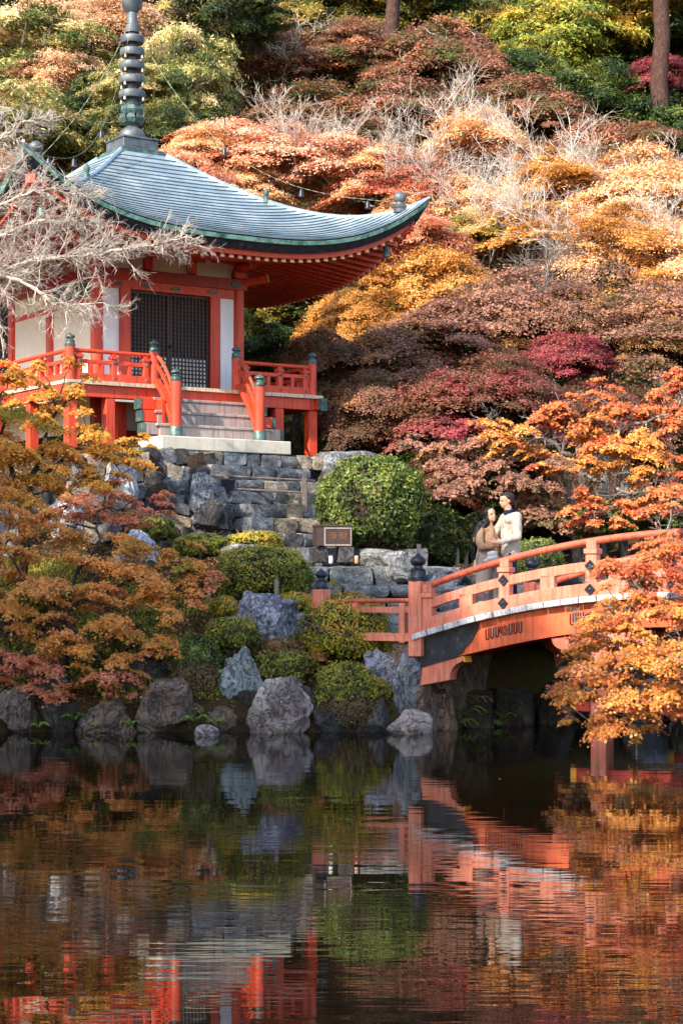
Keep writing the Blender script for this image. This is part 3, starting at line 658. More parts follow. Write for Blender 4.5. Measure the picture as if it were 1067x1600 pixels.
# left side wall
for y0, y1 in ((-1.48, .34), (.58, 2.25)):
    MB().box(-1.62, -1.57, y0, y1, WZ0, 7.78).build('wall_panel', 'cream_sunlit_plaster', hall)
MB().box(-1.64, -1.55, -1.48, .34, 7.84, 8.2).build('window_slats', 'green_bronze', hall)
MB().box(-1.66, -1.54, -1.48, 2.25, 7.76, 7.85).build('lintel', 'vermilion', hall)
MB().box(-1.73, -1.49, -1.7, 3.3, 8.20, 8.42).build('head_beam', 'vermilion_dark_shade', hall)
MB().box(-1.705, -1.5, -1.46, 3.3, 6.02, 6.12).build('ground_beam', 'vermilion', hall)
MB().box(-1.60, -1.54, -1.5, 3.3, 8.42, 8.80).build('frieze_panel', 'cream_sunlit_plaster', hall)
MB().box(-1.72, -1.48, -1.9, 3.3, 8.80, 8.98).build('eave_purlin', 'vermilion_dark_shade', hall)
MB().box(-1.62, -1.57, .58, 2.25, 7.86, 8.2).build('wall_panel', 'cream_sunlit_plaster', hall)
MB().box(-1.5, 1.5, 3.2, 3.28, 6.0, 8.8).build('wall_panel', 'cream_sunlit_plaster', hall)
MB().box(1.56, 1.62, -1.48, 3.2, 6.0, 8.8).build('wall_panel', 'cream_sunlit_plaster', hall)
# far-left lattice shutter
lt = MB()
for q in range(9): lt.bar((-1.66, 2.50, 6.2 + q * .2), (-1.66, 3.2, 6.2 + q * .2), .02, .02)
for q in range(9): lt.bar((-1.68, 2.50 + q * .088, 6.12), (-1.68, 2.50 + q * .088, 7.9), .02, .02, (0, 1, 0))
lt.build('lattice_shutter', 'lattice_wood', hall)
MB().box(-1.60, -1.56, 2.5, 3.2, 6.12, 8.2).build('wall_panel', 'dark_inside', hall)  # dark sheet standing in for the unlit room behind the shutter
# doors: two lattice leaves, darkness of the inside painted on a sheet above, white board behind below
def leaf(x0, x1):
    d = empty('lattice_door', (0, 0, 0), parent=hall); z0, z1 = 6.13, 8.01; y = -1.60
    MB().box(x0, x0 + .05, y - .03, y + .03, z0, z1).box(x1 - .05, x1, y - .03, y + .03, z0, z1).box(x0 + .05, x1 - .05, y - .03, y + .03, z0, z0 + .05).box(x0 + .05, x1 - .05, y - .03, y + .03, z1 - .05, z1).build('door_frame', 'lattice_wood', d, bevel=.004)
    g = MB(); nx_ = 10; nz_ = 22
    for q in range(1, nx_): 
        xx = x0 + .05 + (x1 - x0 - .1) * q / nx_; g.box(xx - .014, xx + .014, y - .018, y + .002, z0 + .05, z1 - .05)
    for q in range(1, nz_):
        zz = z0 + .05 + (z1 - z0 - .1) * q / nz_; g.box(x0 + .05, x1 - .05, y - .002, y + .018, zz - .014, zz + .014)
    g.build('lattice', 'lattice_wood', d)
    MB().box(x0 + .04, x1 - .04, y + .021, y + .03, z0 + .03, 6.75).build('white_board', 'white_plaster', d)
    MB().box(x0 + .04, x1 - .04, y + .021, y + .035, 6.752, z1 - .03).build('inside_dark_sheet', 'dark_inside', d)  # dark sheet standing in for the unlit hall interior
    return d
leaf(-.90, -.003); leaf(.003, .90)
for x in (-.95, .95): MB().box(x - .045, x + .045, -1.66, -1.56, 6.12, 8.02).build('door_jamb', 'vermilion_dark_shade', hall)
MB().tube([(-.04, -1.70, 6.95), (.04, -1.70, 6.95)], .03, 8).build('door_ring', 'black_bronze', hall)
# metal fittings on the beams
fit = MB().prism([(-.13, 0), (-.08, .035), (-.03, .02), (0, .045), (.03, .02), (.08, .035), (.13, 0), (.08, -.035), (.03, -.02), (0, -.045), (-.03, -.02), (-.08, -.035)], -.008, .008).mesh('metal_fitting')
for x in (-1.2, -.55, .1, .95): link('metal_fitting', fit, 'green_bronze', hall, (x, -1.70, 8.11))
link('metal_fitting', fit, 'green_bronze', hall, (1.45, -1.742, 8.31), scale=(.7, 1, 1.6))
# corner brackets
for sx, sy in ((1, -1), (-1, -1)):
    b = empty('bracket', (sx * WX, sy * WX, 0), parent=hall)
    MB().box(-.15, .15, -.15, .15, 8.44, 8.58).build('bracket_block', 'vermilion', b, bevel=.02)
    MB().box(-.09, .09, -.62, .40, 8.60, 8.72).box(-.62 if sx > 0 else -.4, .4 if sx > 0 else .62, -.09, .09, 8.722, 8.80).build('bracket_arm', 'vermilion', b, bevel=.015)
    for q in ((0, -.55), (sx * -.5, 0)): MB().box(q[0] - .08, q[0] + .08, q[1] - .08, q[1] + .08, 8.80, 8.88).build('bearing_block', 'vermilion', b, bevel=.015)
    d = Vector((sx, sy, 0)).normalized(); 
    MB().bar(d * .1 + Vector((0, 0, 8.36)), d * .62 + Vector((0, 0, 8.44)), .12, .16).build('beam_nose', 'vermilion', b, bevel=.02)
    MB().bar(d * .622 + Vector((0, 0, 8.44)), d * .64 + Vector((0, 0, 8.445)), .12, .16).build('nose_cap', 'yellow_end', b)
for x in (-.5, .5):
    MB().box(x - .3, x + .3, -1.70, -1.50, 8.70, 8.795).box(x - .09, x + .09, -1.71, -1.49, 8.44, 8.70).build('bracket_arm', 'vermilion', hall, bevel=.02)
# base wall under the floor
MB().box(-1.6, 1.6, -1.62, -1.56, 5.22, 5.98).build('base_panel', 'white_plaster', hall)
MB().box(-1.62, -1.56, -1.56, 3.2, 5.22, 5.98).build('base_panel', 'cream_sunlit_plaster', hall)
MB().box(-1.7, 1.7, -1.70, -1.54, 5.0, 5.22).build('base_beam', 'vermilion_dark_shade', hall)
for x in (-1.6, -.6, .6, 1.6): MB().box(x - .1, x + .1, -1.7, -1.5, 4.68, 6.0).build('base_post', 'vermilion_dark_shade', hall)
# ---- veranda
vb = 2.8
for q in range(28):       # floor boards of the front veranda (ends show as the pale edge)
    x0 = -vb - .06 + q * (2 * vb + .12) / 28; MB().box(x0 + .003, x0 + (2 * vb + .12) / 28 - .003, -vb - .08, -1.72, 5.95, 6.018 + (q % 3) * .0015).build('floor_board', 'floor_board', hall)
for q in range(26):
    y0 = -vb - .06 + .0 + q * .24 + 1.16
    MB().box(-vb - .08, -1.72, y0 + .003, y0 + .237, 5.95, 6.018).build('floor_board', 'floor_board', hall)
MB().box(1.72, vb + .08, -1.7, 3.4, 5.95, 6.018).build('side_floor', 'floor_board', hall)
for y in (-vb + .06,):
    MB().box(-vb + .1, vb - .1, y - .07, y + .07, 5.72, 5.947).build('edge_beam', 'vermilion', hall, bevel=.006)
for x in (-vb + .02, vb - .02):
    MB().box(x - .07, x + .07, -vb - .22, 3.9, 5.73, 5.94).build('edge_beam', 'vermilion', hall, bevel=.006)
    MB().box(x - .078, x + .078, -vb - .235, -vb - .21, 5.70, 5.95).build('beam_cap', 'green_bronze', hall)
    MB().box(x - .079, x + .079, -vb - .21, -vb - .12, 5.722, 5.948).build('beam_cap', 'green_bronze', hall)
for x, y in [(-2.68, -2.68), (-1.9, -2.7), (1.87, -2.7), (2.68, -2.68), (-2.7, -1.0), (-2.7, .8), (-2.7, 2.6), (2.7, -1.0), (2.7, .8), (2.7, 2.6), (-.95, -2.68), (.95, -2.68), (1.3, -2.3), (-1.3, -2.0)]:
    MB().box(x - .10, x + .10, y - .10, y + .10, 4.66, 5.72).build('veranda_post', 'vermilion', hall, bevel=.012)
    MB().box(x - .19, x + .19, y - .19, y + .19, 4.55, 4.70).build('base_stone', 'concrete', hall, bevel=.02)
MB().box(-2.55, -.95, -2.69, -2.57, 5.40, 5.50).build('tie_beam', 'vermilion', hall) if False else None
# railings
rail = empty('railing', (0, 0, 0), parent=hall)
post_me = MB().lathe([(.095, 0), (.095, .78)], 20).mesh('railing_post', smooth=True)
fin_me = finial_mesh(.105, .26)
mid_me = MB().box(-.055, .055, -.055, .055, .0, .50).box(-.075, .075, -.075, .075, .44, .50).box(-.045, .045, -.045, .045, .50, .54).mesh('rail_block', bevel=.008)
bal_me = MB().box(-.035, .035, -.035, .035, .14, .36).mesh('baluster')
stud_me = MB().lathe([(.03, 0), (.03, .01), (.01, .02)], 8).mesh('stud')
def newel(x, y, z=ZF, body=.64):
    p = link('railing_post', post_me, 'vermilion', rail, (x, y, z - .04), scale=(1, 1, (body + .04) / .78)); 
    f = link('finial', fin_me, 'green_bronze', rail, (x, y, z + body))
def run(p0, p1, mids, ext=.0):
    p0, p1 = Vector(p0), Vector(p1); d = (p1 - p0); L = d.length; d.normalize(); n = d.cross(Vector((0, 0, 1)))
    MB().tube([p0 - d * ext + Vector((0, 0, .575)), p1 + Vector((0, 0, .575))], .04, 12).build('handrail', 'vermilion', rail, smooth=True)
    MB().bar(p0 + Vector((0, 0, .375)), p1 + Vector((0, 0, .375)), .07, .075).build('middle_rail', 'vermilion', rail, bevel=.006)
    MB().bar(p0 + Vector((0, 0, .08)), p1 + Vector((0, 0, .08)), .10, .15).build('bottom_rail', 'vermilion', rail, bevel=.006)
    for t in mids:
        o = link('rail_block', mid_me, 'vermilion', rail, p0 + d * t, (0, 0, math.atan2(d.y, d.x)))
        for zz in (.08, .375):
            so_ = -1 if (d.cross(Vector((0, 0, 1)))).dot(Vector((-.5, -1, 0))) < 0 else 1
            link('stud', stud_me, 'green_bronze', rail, p0 + d * t + n * so_ * (.052 if zz < .2 else .058) + Vector((0, 0, zz)), (R_(90), 0, math.atan2(n.y * so_, n.x * so_) + math.pi / 2))
    ts = sorted([.0] + list(mids) + [L])
    for a, b in zip(ts[:-1], ts[1:]):
        m = 2 if b - a > .7 else 1
        for q in range(m): 
            tt = a + (b - a) * (q + 1) / (m + 1); link('baluster', bal_me, 'vermilion', rail, p0 + d * tt, (0, 0, math.atan2(d.y, d.x)))
vr = 2.7
run((-vr + .09, -vr, ZF), (-1.02, -vr, ZF), [.09, .82, 1.5]); run((1.02, -vr, ZF), (vr - .09, -vr, ZF), [.1, .9, 1.5])
run((-vr, -vr + .09, ZF), (-vr, 3.6, ZF), [.1, 1.2, 2.4, 3.6, 4.8], 0); run((vr, -vr + .09, ZF), (vr, 3.6, ZF), [.1, 1.2, 2.4, 3.6, 4.8])
for x, y in ((-vr, -vr), (vr, -vr), (-.92, -vr), (.92, -vr)): newel(x, y, ZF, .64)
# wooden stairs with curved balustrade
NS = 4; rise = (ZF - 4.96) / (NS + .0); run_ = .235
for q in range(NS):
    z1 = ZF - rise * q - (.0 if q else .085); y1 = -2.80 - run_ * q
    if q: MB().box(-1.02 - .09 * q, 1.02 + .09 * q, y1 - .02, y1 + .26, z1 - .055, z1).build('stair_tread', 'worn_tread', hall, bevel=.01)
    MB().box(-.98 - .08 * q, .98 + .08 * q, y1, y1 + .08, z1 - rise - .0, z1 - .058).build('stair_riser', 'vermilion' if q == 0 else 'worn_tread', hall, bevel=.006)
for sx in (-1, 1):
    for q in range(3):
        z0 = 5.74 - q * .255; x0 = sx * (1.06 + .07 * q)
        MB().box(min(x0, x0 + sx * .30), max(x0, x0 + sx * .30), -2.84 - .2 * q - .2, -2.84 - .2 * q, z0 - .22, z0).build('stringer_block', 'vermilion' if q < 2 else 'worn_tread', hall, bevel=.008)
        xa = x0 + sx * .30; MB().box(min(xa, xa + sx * .06), max(xa, xa + sx * .06), -2.85 - .2 * q - .2, -2.83 - .2 * q, z0 - .215, z0 - .01).build('stringer_cap', 'green_bronze', hall)
    x = sx * .92
    link('railing_post', post_me, 'vermilion', rail, (x, -3.58, 4.96), scale=(1.15, 1.15, 1.06 / .78))
    MB().lathe([(.125, 0), (.125, .2), (.118, .21)], 20, (x, -3.58, 4.955)).build('post_shoe', 'green_bronze', rail, smooth=True)
    link('finial', fin_me, 'green_bronze', rail, (x, -3.58, 6.02), scale=(1.05, 1.05, 1.0))
    for zt, zb, w, h, nm in ((.60, .86, .05, .05, 'handrail'), (.40, .58, .06, .06, 'middle_rail'), (.10, .24, .08, .13, 'bottom_rail')):
        pts = []
        for q in range(9):
            t = q / 8; zz = (ZF + zt) * (1 - t) + (4.98 + zb) * t + .10 * math.sin(t * math.pi); pts.append((x, -2.78 - .72 * t, zz))
        MB().sweep(pts, w, h, (1, 0, 0.001)).build(nm, 'vermilion' if nm != 'handrail' else 'handrail_paint', rail, bevel=.004)
MB().box(-1.42, 1.42, -3.95, -2.98, 4.70, 4.955).build('stone_step', 'concrete', hall, bevel=.015)
MB().box(-1.06, -1.0, -3.3, -2.9, 4.72, 5.7).box(1.0, 1.06, -3.3, -2.9, 4.72, 5.7).build('stair_side', 'vermilion', hall)
# ---- finial tower of the roof
sp_ = empty('roof_spire', (0, 0, 0), parent=hall)
MB().box(-.56, .56, -.56, .56, 10.88, 11.0).box(-.53, .53, -.53, .53, 11.0, 11.09).box(-.50, .50, -.50, .50, 11.09, 11.14).build('spire_base', 'green_bronze', sp_, bevel=.01)
MB().box(-.40, .40, -.40, .40, 11.14, 11.36).box(-.42, .42, -.42, .42, 11.36, 11.40).build('dew_basin', 'grey_bronze', sp_, bevel=.01)
MB().lathe([(.26, 11.40), (.28, 11.48), (.25, 11.58), (.18, 11.64), (.12, 11.67)], 24).build('inverted_bowl', 'grey_bronze', sp_, smooth=True)
MB().lathe([(.12, 11.6), (.12, 12.2), (.095, 12.3), (.085, 13.4), (.08, 14.6)], 16).build('shaft', 'grey_bronze', sp_, smooth=True)
for k in range(8):
    a = k * math.pi / 4 + .2
    for rad0, zz, sc in ((.13, 11.70, 1.), (.12, 11.88, .8)):
        pts = [(rad0 + q[0] * sc, q[1]) for q in ((0, 0), (.08, .05), (.13, .14), (.12, .22), (.16, .27))]
        mb = MB()
        vs = []; 
        for (r0, z0), w in zip(pts, (.05, .08, .09, .06, .01)):
            for s_ in (-1, 1):
                for th in (0, .02): vs.append((math.cos(a) * (r0 - th) - math.sin(a) * w * s_, math.sin(a) * (r0 - th) + math.cos(a) * w * s_, zz + z0))
        fs = []
        for q in range(4):
            o = q * 4; fs += [(o, o + 4, o + 6, o + 2), (o + 1, o + 3, o + 7, o + 5), (o, o + 1, o + 5, o + 4), (o + 2, o + 6, o + 7, o + 3)]
        mb.add(vs, fs).build('lotus_petal', 'green_bronze', sp_)
ringp = lambda r: [(.09, -.02), (r, -.03), (r + .012, .0), (r + .012, .10), (r, .12), (r - .05, .12), (r - .05, .09), (.09, .05)]
rz = [12.42, 12.68, 12.92, 13.14, 13.35, 13.55, 13.74, 13.92, 14.08]
# visible rings: z from the photograph
rz = [P(205, v, 39.87).z for v in (152, 129, 107, 86, 66)]
for q, z in enumerate(rz):
    rg = MB().lathe(ringp(.265 - q * .008), 28, (0, 0, z)).build('ring', 'grey_bronze', sp_, smooth=True)
    if q < 4:
        for k in range(4):
            a = k * math.pi / 2 + .5; rr0 = .27 - q * .008
            MB().lathe([(.004, .0), (.02, -.01), (.024, -.06), (.03, -.07), (.004, -.07)], 8, (rr0 * math.cos(a), rr0 * math.sin(a), z - .03)).build('ring_bell', 'white_stud', rg)
zt = P(205, 40, 39.87).z
MB().lathe([(.085, zt - .35), (.085, zt - .16), (.145, zt - .15), (.145, zt + .0), (.11, zt + .02), (.10, zt + .26), (.12, zt + .28), (.2, zt + .36), (.22, zt + .5), (.1, zt + .6), (.03, zt + .9)], 18).build('spire_jewel', 'grey_bronze', sp_, smooth=True)
# chains from the spire to the four corners
lk = []
for k in range(4):
    p0 = rotk(Vector((.08, -.08, zt - .02)), k); p1 = rotk(roofp(.93, 1, .12), k); ch = MB(); n = 70; pts = []
    for q in range(n + 1):
        t = q / n; p = p0.lerp(p1, t); p.z -= 1.42 * math.sin(math.pi * t ** .8) * (1 - .15 * t); pts.append(p)
    for q in range(n):
        a, b = pts[q], pts[q + 1]; up = (1, 0, 0) if q % 2 else (0, 0, 1)
        ch.bar(a, b + (b - a) * .2, .013 if q % 2 else .005, .005 if q % 2 else .013)
    co = ch.build('chain', 'chain_green', hall)
    for t in (.33, .62, .86):
        p = pts[int(t * n)]; link('bell', bell_me2, 'black_bronze', co, (p.x, p.y, p.z - .10), scale=(1.15,) * 3)
# ---------------------------------------------------------------- stone platform wall and steps
wallr = tag(empty('retaining_wall', TL(0, -3.95), TA), 'rough dry-stone platform wall below the hall, left of the stone stairs', 'stone wall')
SM = ['wall_stone', 'wall_stone', 'rock_dark', 'wall_stone', 'wall_stone_tan', 'rock_blue']
blocks = [block_mesh(100 + i, 1, 1, 1, .13) for i in range(16)]
def stone_at(par, c, w, h, d, mat, rz=0, tilt=0, rs=random, name='stone'):
    me = blocks[rs.randrange(len(blocks))]
    fl = rs.choice((1, -1))
    return link(name, me, mat, par, c, (rs.uniform(-.03, .03) + (math.pi if rs.random() < .4 else 0), tilt, rz), (w * .97 * fl, d, h * .96))
rs = random.Random(11)
# top two courses of squared stones, across the stair head
def course(par, x0, x1, z0, z1, yf, dep, mats, wmin=.28, wmax=.52, rs=rs):
    x = x0
    while x < x1 - .1:
        w = min(rs.uniform(wmin, wmax), x1 - x)
        if x1 - x - w < .15: w = x1 - x
        mt = rs.choice(mats)
        stone_at(par, (x + w / 2, yf + dep / 2 + rs.uniform(-.02, .02), (z0 + z1) / 2 + rs.uniform(-.008, .008)), w, z1 - z0, dep, mt, 0, rs.uniform(-.05, .05), rs)
        x += w
steps = tag(empty('stone_stairs', TL(0, -3.95), TA), 'weathered grey stone stairs climbing from the bridge path to the hall', 'stairs')
course(wallr, -1.9, -.62, 4.44, 4.71, 0, .5, SM[:4], .2, .36); course(steps, -.62, 2.25, 4.43, 4.70, 0.0, .5, ['wall_stone', 'wall_stone_tan', 'rock_blue', 'wall_stone'], .32, .6)
zs = [4.42, 4.15, 3.895, 3.656, 3.40, 3.11, 2.86, 2.52]
for k in range(7):
    y = -.36 * (k + 1); x0, x1 = -.55 - .0 * k, 1.62 + .16 * k
    course(steps, x0, x1, zs[k + 1], zs[k], y, .62, ['step_stone', 'wall_stone', 'step_stone', 'rock_blue', 'wall_stone_tan'] if k > 2 else ['wall_stone', 'wall_stone', 'rock_blue', 'wall_stone_tan', 'step_stone'], .26, .56)
# platform at the box, then broad low steps down to the bridge
def wcourse(x0, x1, Y, z0, z1, dep, mats, wmin, wmax, sl=0.0):
    x = x0
    while x < x1 - .1:
        w = min(rs.uniform(wmin, wmax), x1 - x)
        if x1 - x - w < .2: w = x1 - x
        p = Vector((x + w / 2, Y + dep / 2 + sl * (x - x0), (z0 + z1) / 2)) - TL(0, -3.95)
        q = Vector((p.dot(A_), p.dot(B_), (z0 + z1) / 2))
        stone_at(steps, q, w, z1 - z0, dep, rs.choice(mats), -TA + math.atan(sl), 0, rs); x += w
SS = ['step_stone', 'wall_stone', 'rock_blue', 'step_stone']
wcourse(-1.9, 1.5, 33.0, 2.45, 2.80, .7, SS, .4, .8, .08)
wcourse(-1.6, 2.0, 32.1, 2.13, 2.47, .8, SS, .5, .9, .1)
wcourse(-1.3, 3.4, 31.0, 1.93, 2.15, 1.0, ['step_stone', 'wall_stone'], .5, .9, .12)
wcourse(-1.0, 3.4, 30.4, 1.72, 1.93, .6, SS, .5, .9, .12)
wcourse(-.8, 3.4, 29.9, 1.50, 1.72, .6, SS, .5, .9, .12)
wcourse(-.6, 3.2, 29.3, 1.36, 1.50, .7, ['step_stone'], .7, 1.1, .12)
wcourse(2.0, 4.6, 33.0, 2.1, 2.34, .6, ['rock_dark'], .6, 1.05, .1)
MB().box(-.5, 1.6, .2, .6, 2.3, 4.4).box(-.4, 1.7, -.6, .2, 2.3, 3.85).box(-.4, 2.0, -1.4, -.6, 2.2, 3.2).build('core', 'rock_dark', steps)
# rubble face, left of the stairs: irregular stones in a jittered grid
def rubble(par, origin, ux, H0, H1, L, n, cell, batter, mats, seed):
    rs = random.Random(seed); z = H0; row = 0
    while z < H1:
        h = rs.uniform(.8, 1.25) * cell; x = rs.uniform(-.1, .1)
        while x < L:
            w = rs.uniform(.75, 1.6) * cell
            c = Vector(origin) + ux * (x + w / 2) + n * ((H1 - z - h / 2) * batter + rs.uniform(-.03, .05)) + Vector((0, 0, z + h / 2 + rs.uniform(-.05, .05)))
            stone_at(par, c, w * 1.08, h * 1.12, cell * 1.5, rs.choice(mats), math.atan2(ux.y, ux.x) + rs.uniform(-.2, .2), rs.uniform(-.35, .35), rs); x += w
        z += h * .93
RM = ['wall_stone', 'rock_dark', 'wall_stone', 'rock_dark', 'wall_stone', 'wall_stone_tan', 'rust_stone']
rubble(wallr, (-1.9, .05, 0), Vector((1, 0, 0)), 2.5, 4.5, 1.5, Vector((0, -1, 0)), .24, .22, RM, 5)
rubble(wallr, (-3.2, .35, 0), Vector((.97, -.24, 0)), 3.0, 4.55, 1.4, Vector((0, -1, 0)), .27, .3, RM, 6)
rubble(wallr, (-.72, -.1, 0), Vector((0.1, -1, 0)), 2.4, 4.1, .9, Vector((-1, 0, 0)), .26, .12, RM[:5], 9)
rubble(wallr, (2.2, .1, 0), Vector((1, .1, 0)), 2.4, 4.66, 1.7, Vector((0, -1, 0)), .34, .15, ['rock_dark', 'wall_stone'], 7)
MB().box(-1.9, 3.9, .14, .5, 2.4, 4.6).box(-3.2, -1.9, .55, .9, 2.4, 4.5).build('core', 'rock_dark', wallr)

# ---------------------------------------------------------------- boulders
def boulder(u0, u1, v0, v1, Y, mat, label, seed, depth=.8, sub=5, rough=.26, sq=.7, rx=0, facets=11, sink=.12):
    w = (u1 - u0) / F_PX * Y; p0 = P((u0 + u1) / 2, v0, Y); p1 = P((u0 + u1) / 2, v1, Y); h = p0.z - p1.z
    me = rock_mesh('boulder', (w / 2, w / 2 * depth, (h + sink) / 2), seed, sub, rough * 1.25, sq, facets=facets)
    o = link('boulder', me, mat, None, (p0.x, Y + w * .1, p1.z - sink + (h + sink) / 2), (0, rx, 0))
    return tag(o, label, 'boulder', 'boulders along the pond bank')
boulder(346, 487, 926, 1034, 29.7, 'rock_purple', 'large dark purple boulder with white lichen streaks behind the low clipped bushes', 3, .7, 5, .30, .65, .1)
boulder(333, 420, 1012, 1142, 28.4, 'rock_green', 'tall pointed blue-green boulder at the water edge left of the rounded boulder', 12, .7, 5, .3, .8, -.18)
boulder(384, 492, 1056, 1150, 27.95, 'rock_warm', 'rounded pale boulder with dark purple face standing in the water', 24, .8, 5, .20, .85, .05, 8)
boulder(558, 632, 1014, 1090, 28.3, 'rock_purple', 'dark leaning boulder between the two clipped bushes by the bridge', 35, .8, 5, .28, .7, .35)
boulder(612, 670, 1018, 1114, 28.05, 'rock_blue', 'upright pale grey boulder beside the black sheathed bridge end', 44, .8, 5, .22, .7, -.05)
boulder(603, 676, 1108, 1152, 27.75, 'rock_warm', 'low rounded boulder in the water under the bridge corner', 51, .9, 4, .18, .85)
boulder(210, 304, 1058, 1144, 28.05, 'rock_brown', 'flat-faced pale block at the water edge under the dark leaning bush', 66, .7, 5, .2, .5, 0, 5)
boulder(118, 218, 1090, 1146, 27.95, 'rock_brown', 'mossy brown boulder below the hanging maple tips', 71, .8, 5, .3, .6)
boulder(302, 346, 1131, 1160, 27.35, 'rock_warm', 'small brown stone in the water among ferns', 80, .9, 3, .2, .8)
boulder(186, 262, 1020, 1090, 28.7, 'rock_dark', 'dark blue-grey boulder in shade behind the maple tips', 83, .8, 4, .25, .7)
boulder(60, 130, 1096, 1148, 28.0, 'shore_dark', 'dark shore rock at the waterline beside the mossy brown boulder', 90, .8, 4, .3, .6)
boulder(-6, 62, 1070, 1148, 28.0, 'rock_brown', 'brown shore rock at the left edge of the pond bank', 93, .8, 4, .3, .6)
boulder(-90, -4, 1080, 1150, 28.0, 'shore_dark', 'dark shore rock beyond the left edge rock', 96, .8, 4, .3, .6)
boulder(30, 110, 1030, 1090, 28.6, 'rock_dark', 'dark weathered rock above the left shore rocks', 98, .8, 4, .3, .6)
boulder(486, 560, 1100, 1150, 28.05, 'rock_dark', 'dark wet rock under the twiggy green bush', 102, .8, 4, .25, .7)
boulder(545, 615, 1085, 1150, 28.1, 'rock_dark', 'dark rock below the leaning boulder at the waterline', 105, .8, 4, .25, .7)
boulder(664, 716, 1062, 1142, 28.5, 'rock_brown', 'brown abutment stone beneath the bridge corbel', 108, .9, 4, .2, .5)
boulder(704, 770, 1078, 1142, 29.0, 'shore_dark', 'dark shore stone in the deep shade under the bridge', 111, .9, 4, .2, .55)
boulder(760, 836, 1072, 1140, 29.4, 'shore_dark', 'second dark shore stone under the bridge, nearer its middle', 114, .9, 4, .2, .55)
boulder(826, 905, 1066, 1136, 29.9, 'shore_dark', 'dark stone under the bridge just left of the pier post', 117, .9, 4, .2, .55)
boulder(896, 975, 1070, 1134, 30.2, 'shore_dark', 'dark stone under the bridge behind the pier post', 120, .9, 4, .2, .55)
boulder(970, 1050, 1060, 1132, 30.2, 'rock_blue', 'blue-grey shore rock behind the orange maple branch at right', 123, .9, 4, .2, .6)
boulder(1036, 1130, 1050, 1132, 30.3, 'rock_blue', 'blue-grey rock at the right edge of the pond', 126, .9, 4, .2, .6)
boulder(162, 216, 724, 786, 34.6, 'rock_pale', 'pale grey boulder against the rubble wall below the veranda', 130, .8, 4, .25, .6)
boulder(72, 132, 768, 838, 33.6, 'rock_pale', 'pale boulder showing through the orange maple leaves', 133, .8, 4, .25, .6)
boulder(-20, 40, 780, 880, 33.0, 'rock_blue', 'blue-grey boulder at the far left behind maple leaves', 136, .8, 4, .25, .6)
boulder(36, 84, 738, 800, 34.0, 'rock_dark', 'dark hollow-looking boulder beneath the upper maple', 139, .8, 4, .25, .6)
boulder(176, 248, 826, 876, 32.0, 'rock_pale', 'white-topped low boulder above the reddish maple', 142, .8, 4, .25, .6)
boulder(294, 354, 738, 800, 34.7, 'rock_blue', 'big blue-grey boulder at the left edge of the stone stairs', 145, .9, 4, .22, .6)
boulder(300, 362, 782, 822, 34.3, 'rock_dark', 'dark boulder under the blue-grey one beside the stairs', 148, .9, 4, .22, .6)
boulder(346, 412, 848, 884, 31.4, 'rock_blue', 'low grey rock between mossy mounds below the stairs', 151, .8, 4, .22, .7)
boulder(504, 546, 704, 742, 37.4, 'wall_stone', 'upright grey slab beside the big round bush top', 154, .6, 3, .2, .6)
boulder(412, 470, 870, 905, 31.2, 'rock_dark', 'dark stone half hidden in the twiggy moss bush', 157, .8, 3, .22, .7)
boulder(560, 640, 856, 884, 32.6, 'step_stone', 'flat grey boulder below the big round bush', 160, .8, 4, .2, .55)
boulder(606, 670, 866, 900, 32.2, 'step_stone', 'grey boulder behind the black finial of the bridge', 163, .8, 4, .2, .55)
boulder(655, 720, 896, 930, 31.6, 'step_stone', 'pale path-edge stone between the finial and the woman', 166, .8, 4, .2, .55)

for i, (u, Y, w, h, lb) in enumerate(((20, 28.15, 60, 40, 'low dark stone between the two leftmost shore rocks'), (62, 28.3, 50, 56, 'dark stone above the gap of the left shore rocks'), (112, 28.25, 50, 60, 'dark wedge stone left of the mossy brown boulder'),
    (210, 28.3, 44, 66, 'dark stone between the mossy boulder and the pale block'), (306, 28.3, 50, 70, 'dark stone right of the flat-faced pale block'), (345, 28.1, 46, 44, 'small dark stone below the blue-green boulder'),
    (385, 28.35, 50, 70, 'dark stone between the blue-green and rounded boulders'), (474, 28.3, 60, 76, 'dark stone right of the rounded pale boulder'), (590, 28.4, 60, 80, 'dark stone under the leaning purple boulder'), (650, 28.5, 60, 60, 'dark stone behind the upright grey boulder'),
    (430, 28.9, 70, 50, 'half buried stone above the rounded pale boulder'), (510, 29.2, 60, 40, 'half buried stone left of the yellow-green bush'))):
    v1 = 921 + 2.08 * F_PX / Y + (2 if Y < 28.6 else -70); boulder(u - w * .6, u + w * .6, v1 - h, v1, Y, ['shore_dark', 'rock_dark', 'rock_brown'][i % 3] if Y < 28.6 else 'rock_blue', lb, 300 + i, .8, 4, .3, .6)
# ---------------------------------------------------------------- arched bridge
BT = math.atan2(-.582, .813)
br = tag(empty('arched_bridge', (1.134, 28.0, 0), BT), 'faded vermilion arched wooden bridge with black finials over the pond', 'bridge')
BL = 8.1; WD = 3.3
def dz(s): s = max(-.2, min(BL + .2, s)); return 1.35 + .3 * s - .037 * s * s
def hz(s): return 2.125 + .34 * s - .0375 * s * s
def arc(f, s0, s1, d, off=0, n=24): return [(s0 + (s1 - s0) * i / n, d, f(s0 + (s1 - s0) * i / n) + off) for i in range(n + 1)]
npk = 30; rs = random.Random(3)
for i in range(npk):
    s = -.05 + (BL + .1) * (i + .5) / npk; w = (BL + .1) / npk; sl_ = math.atan(.3 - .074 * s)
    e = rs.uniform(-.03, .03)
    MB().box(-w / 2 + .004, w / 2 - .004, -.13 + e, WD + .13, -.0, .085).build('deck_plank', 'plank_grey', br, bevel=.006, loc=(s, 0, dz(s)), rot=(rs.uniform(-.004, .004), -sl_, 0))
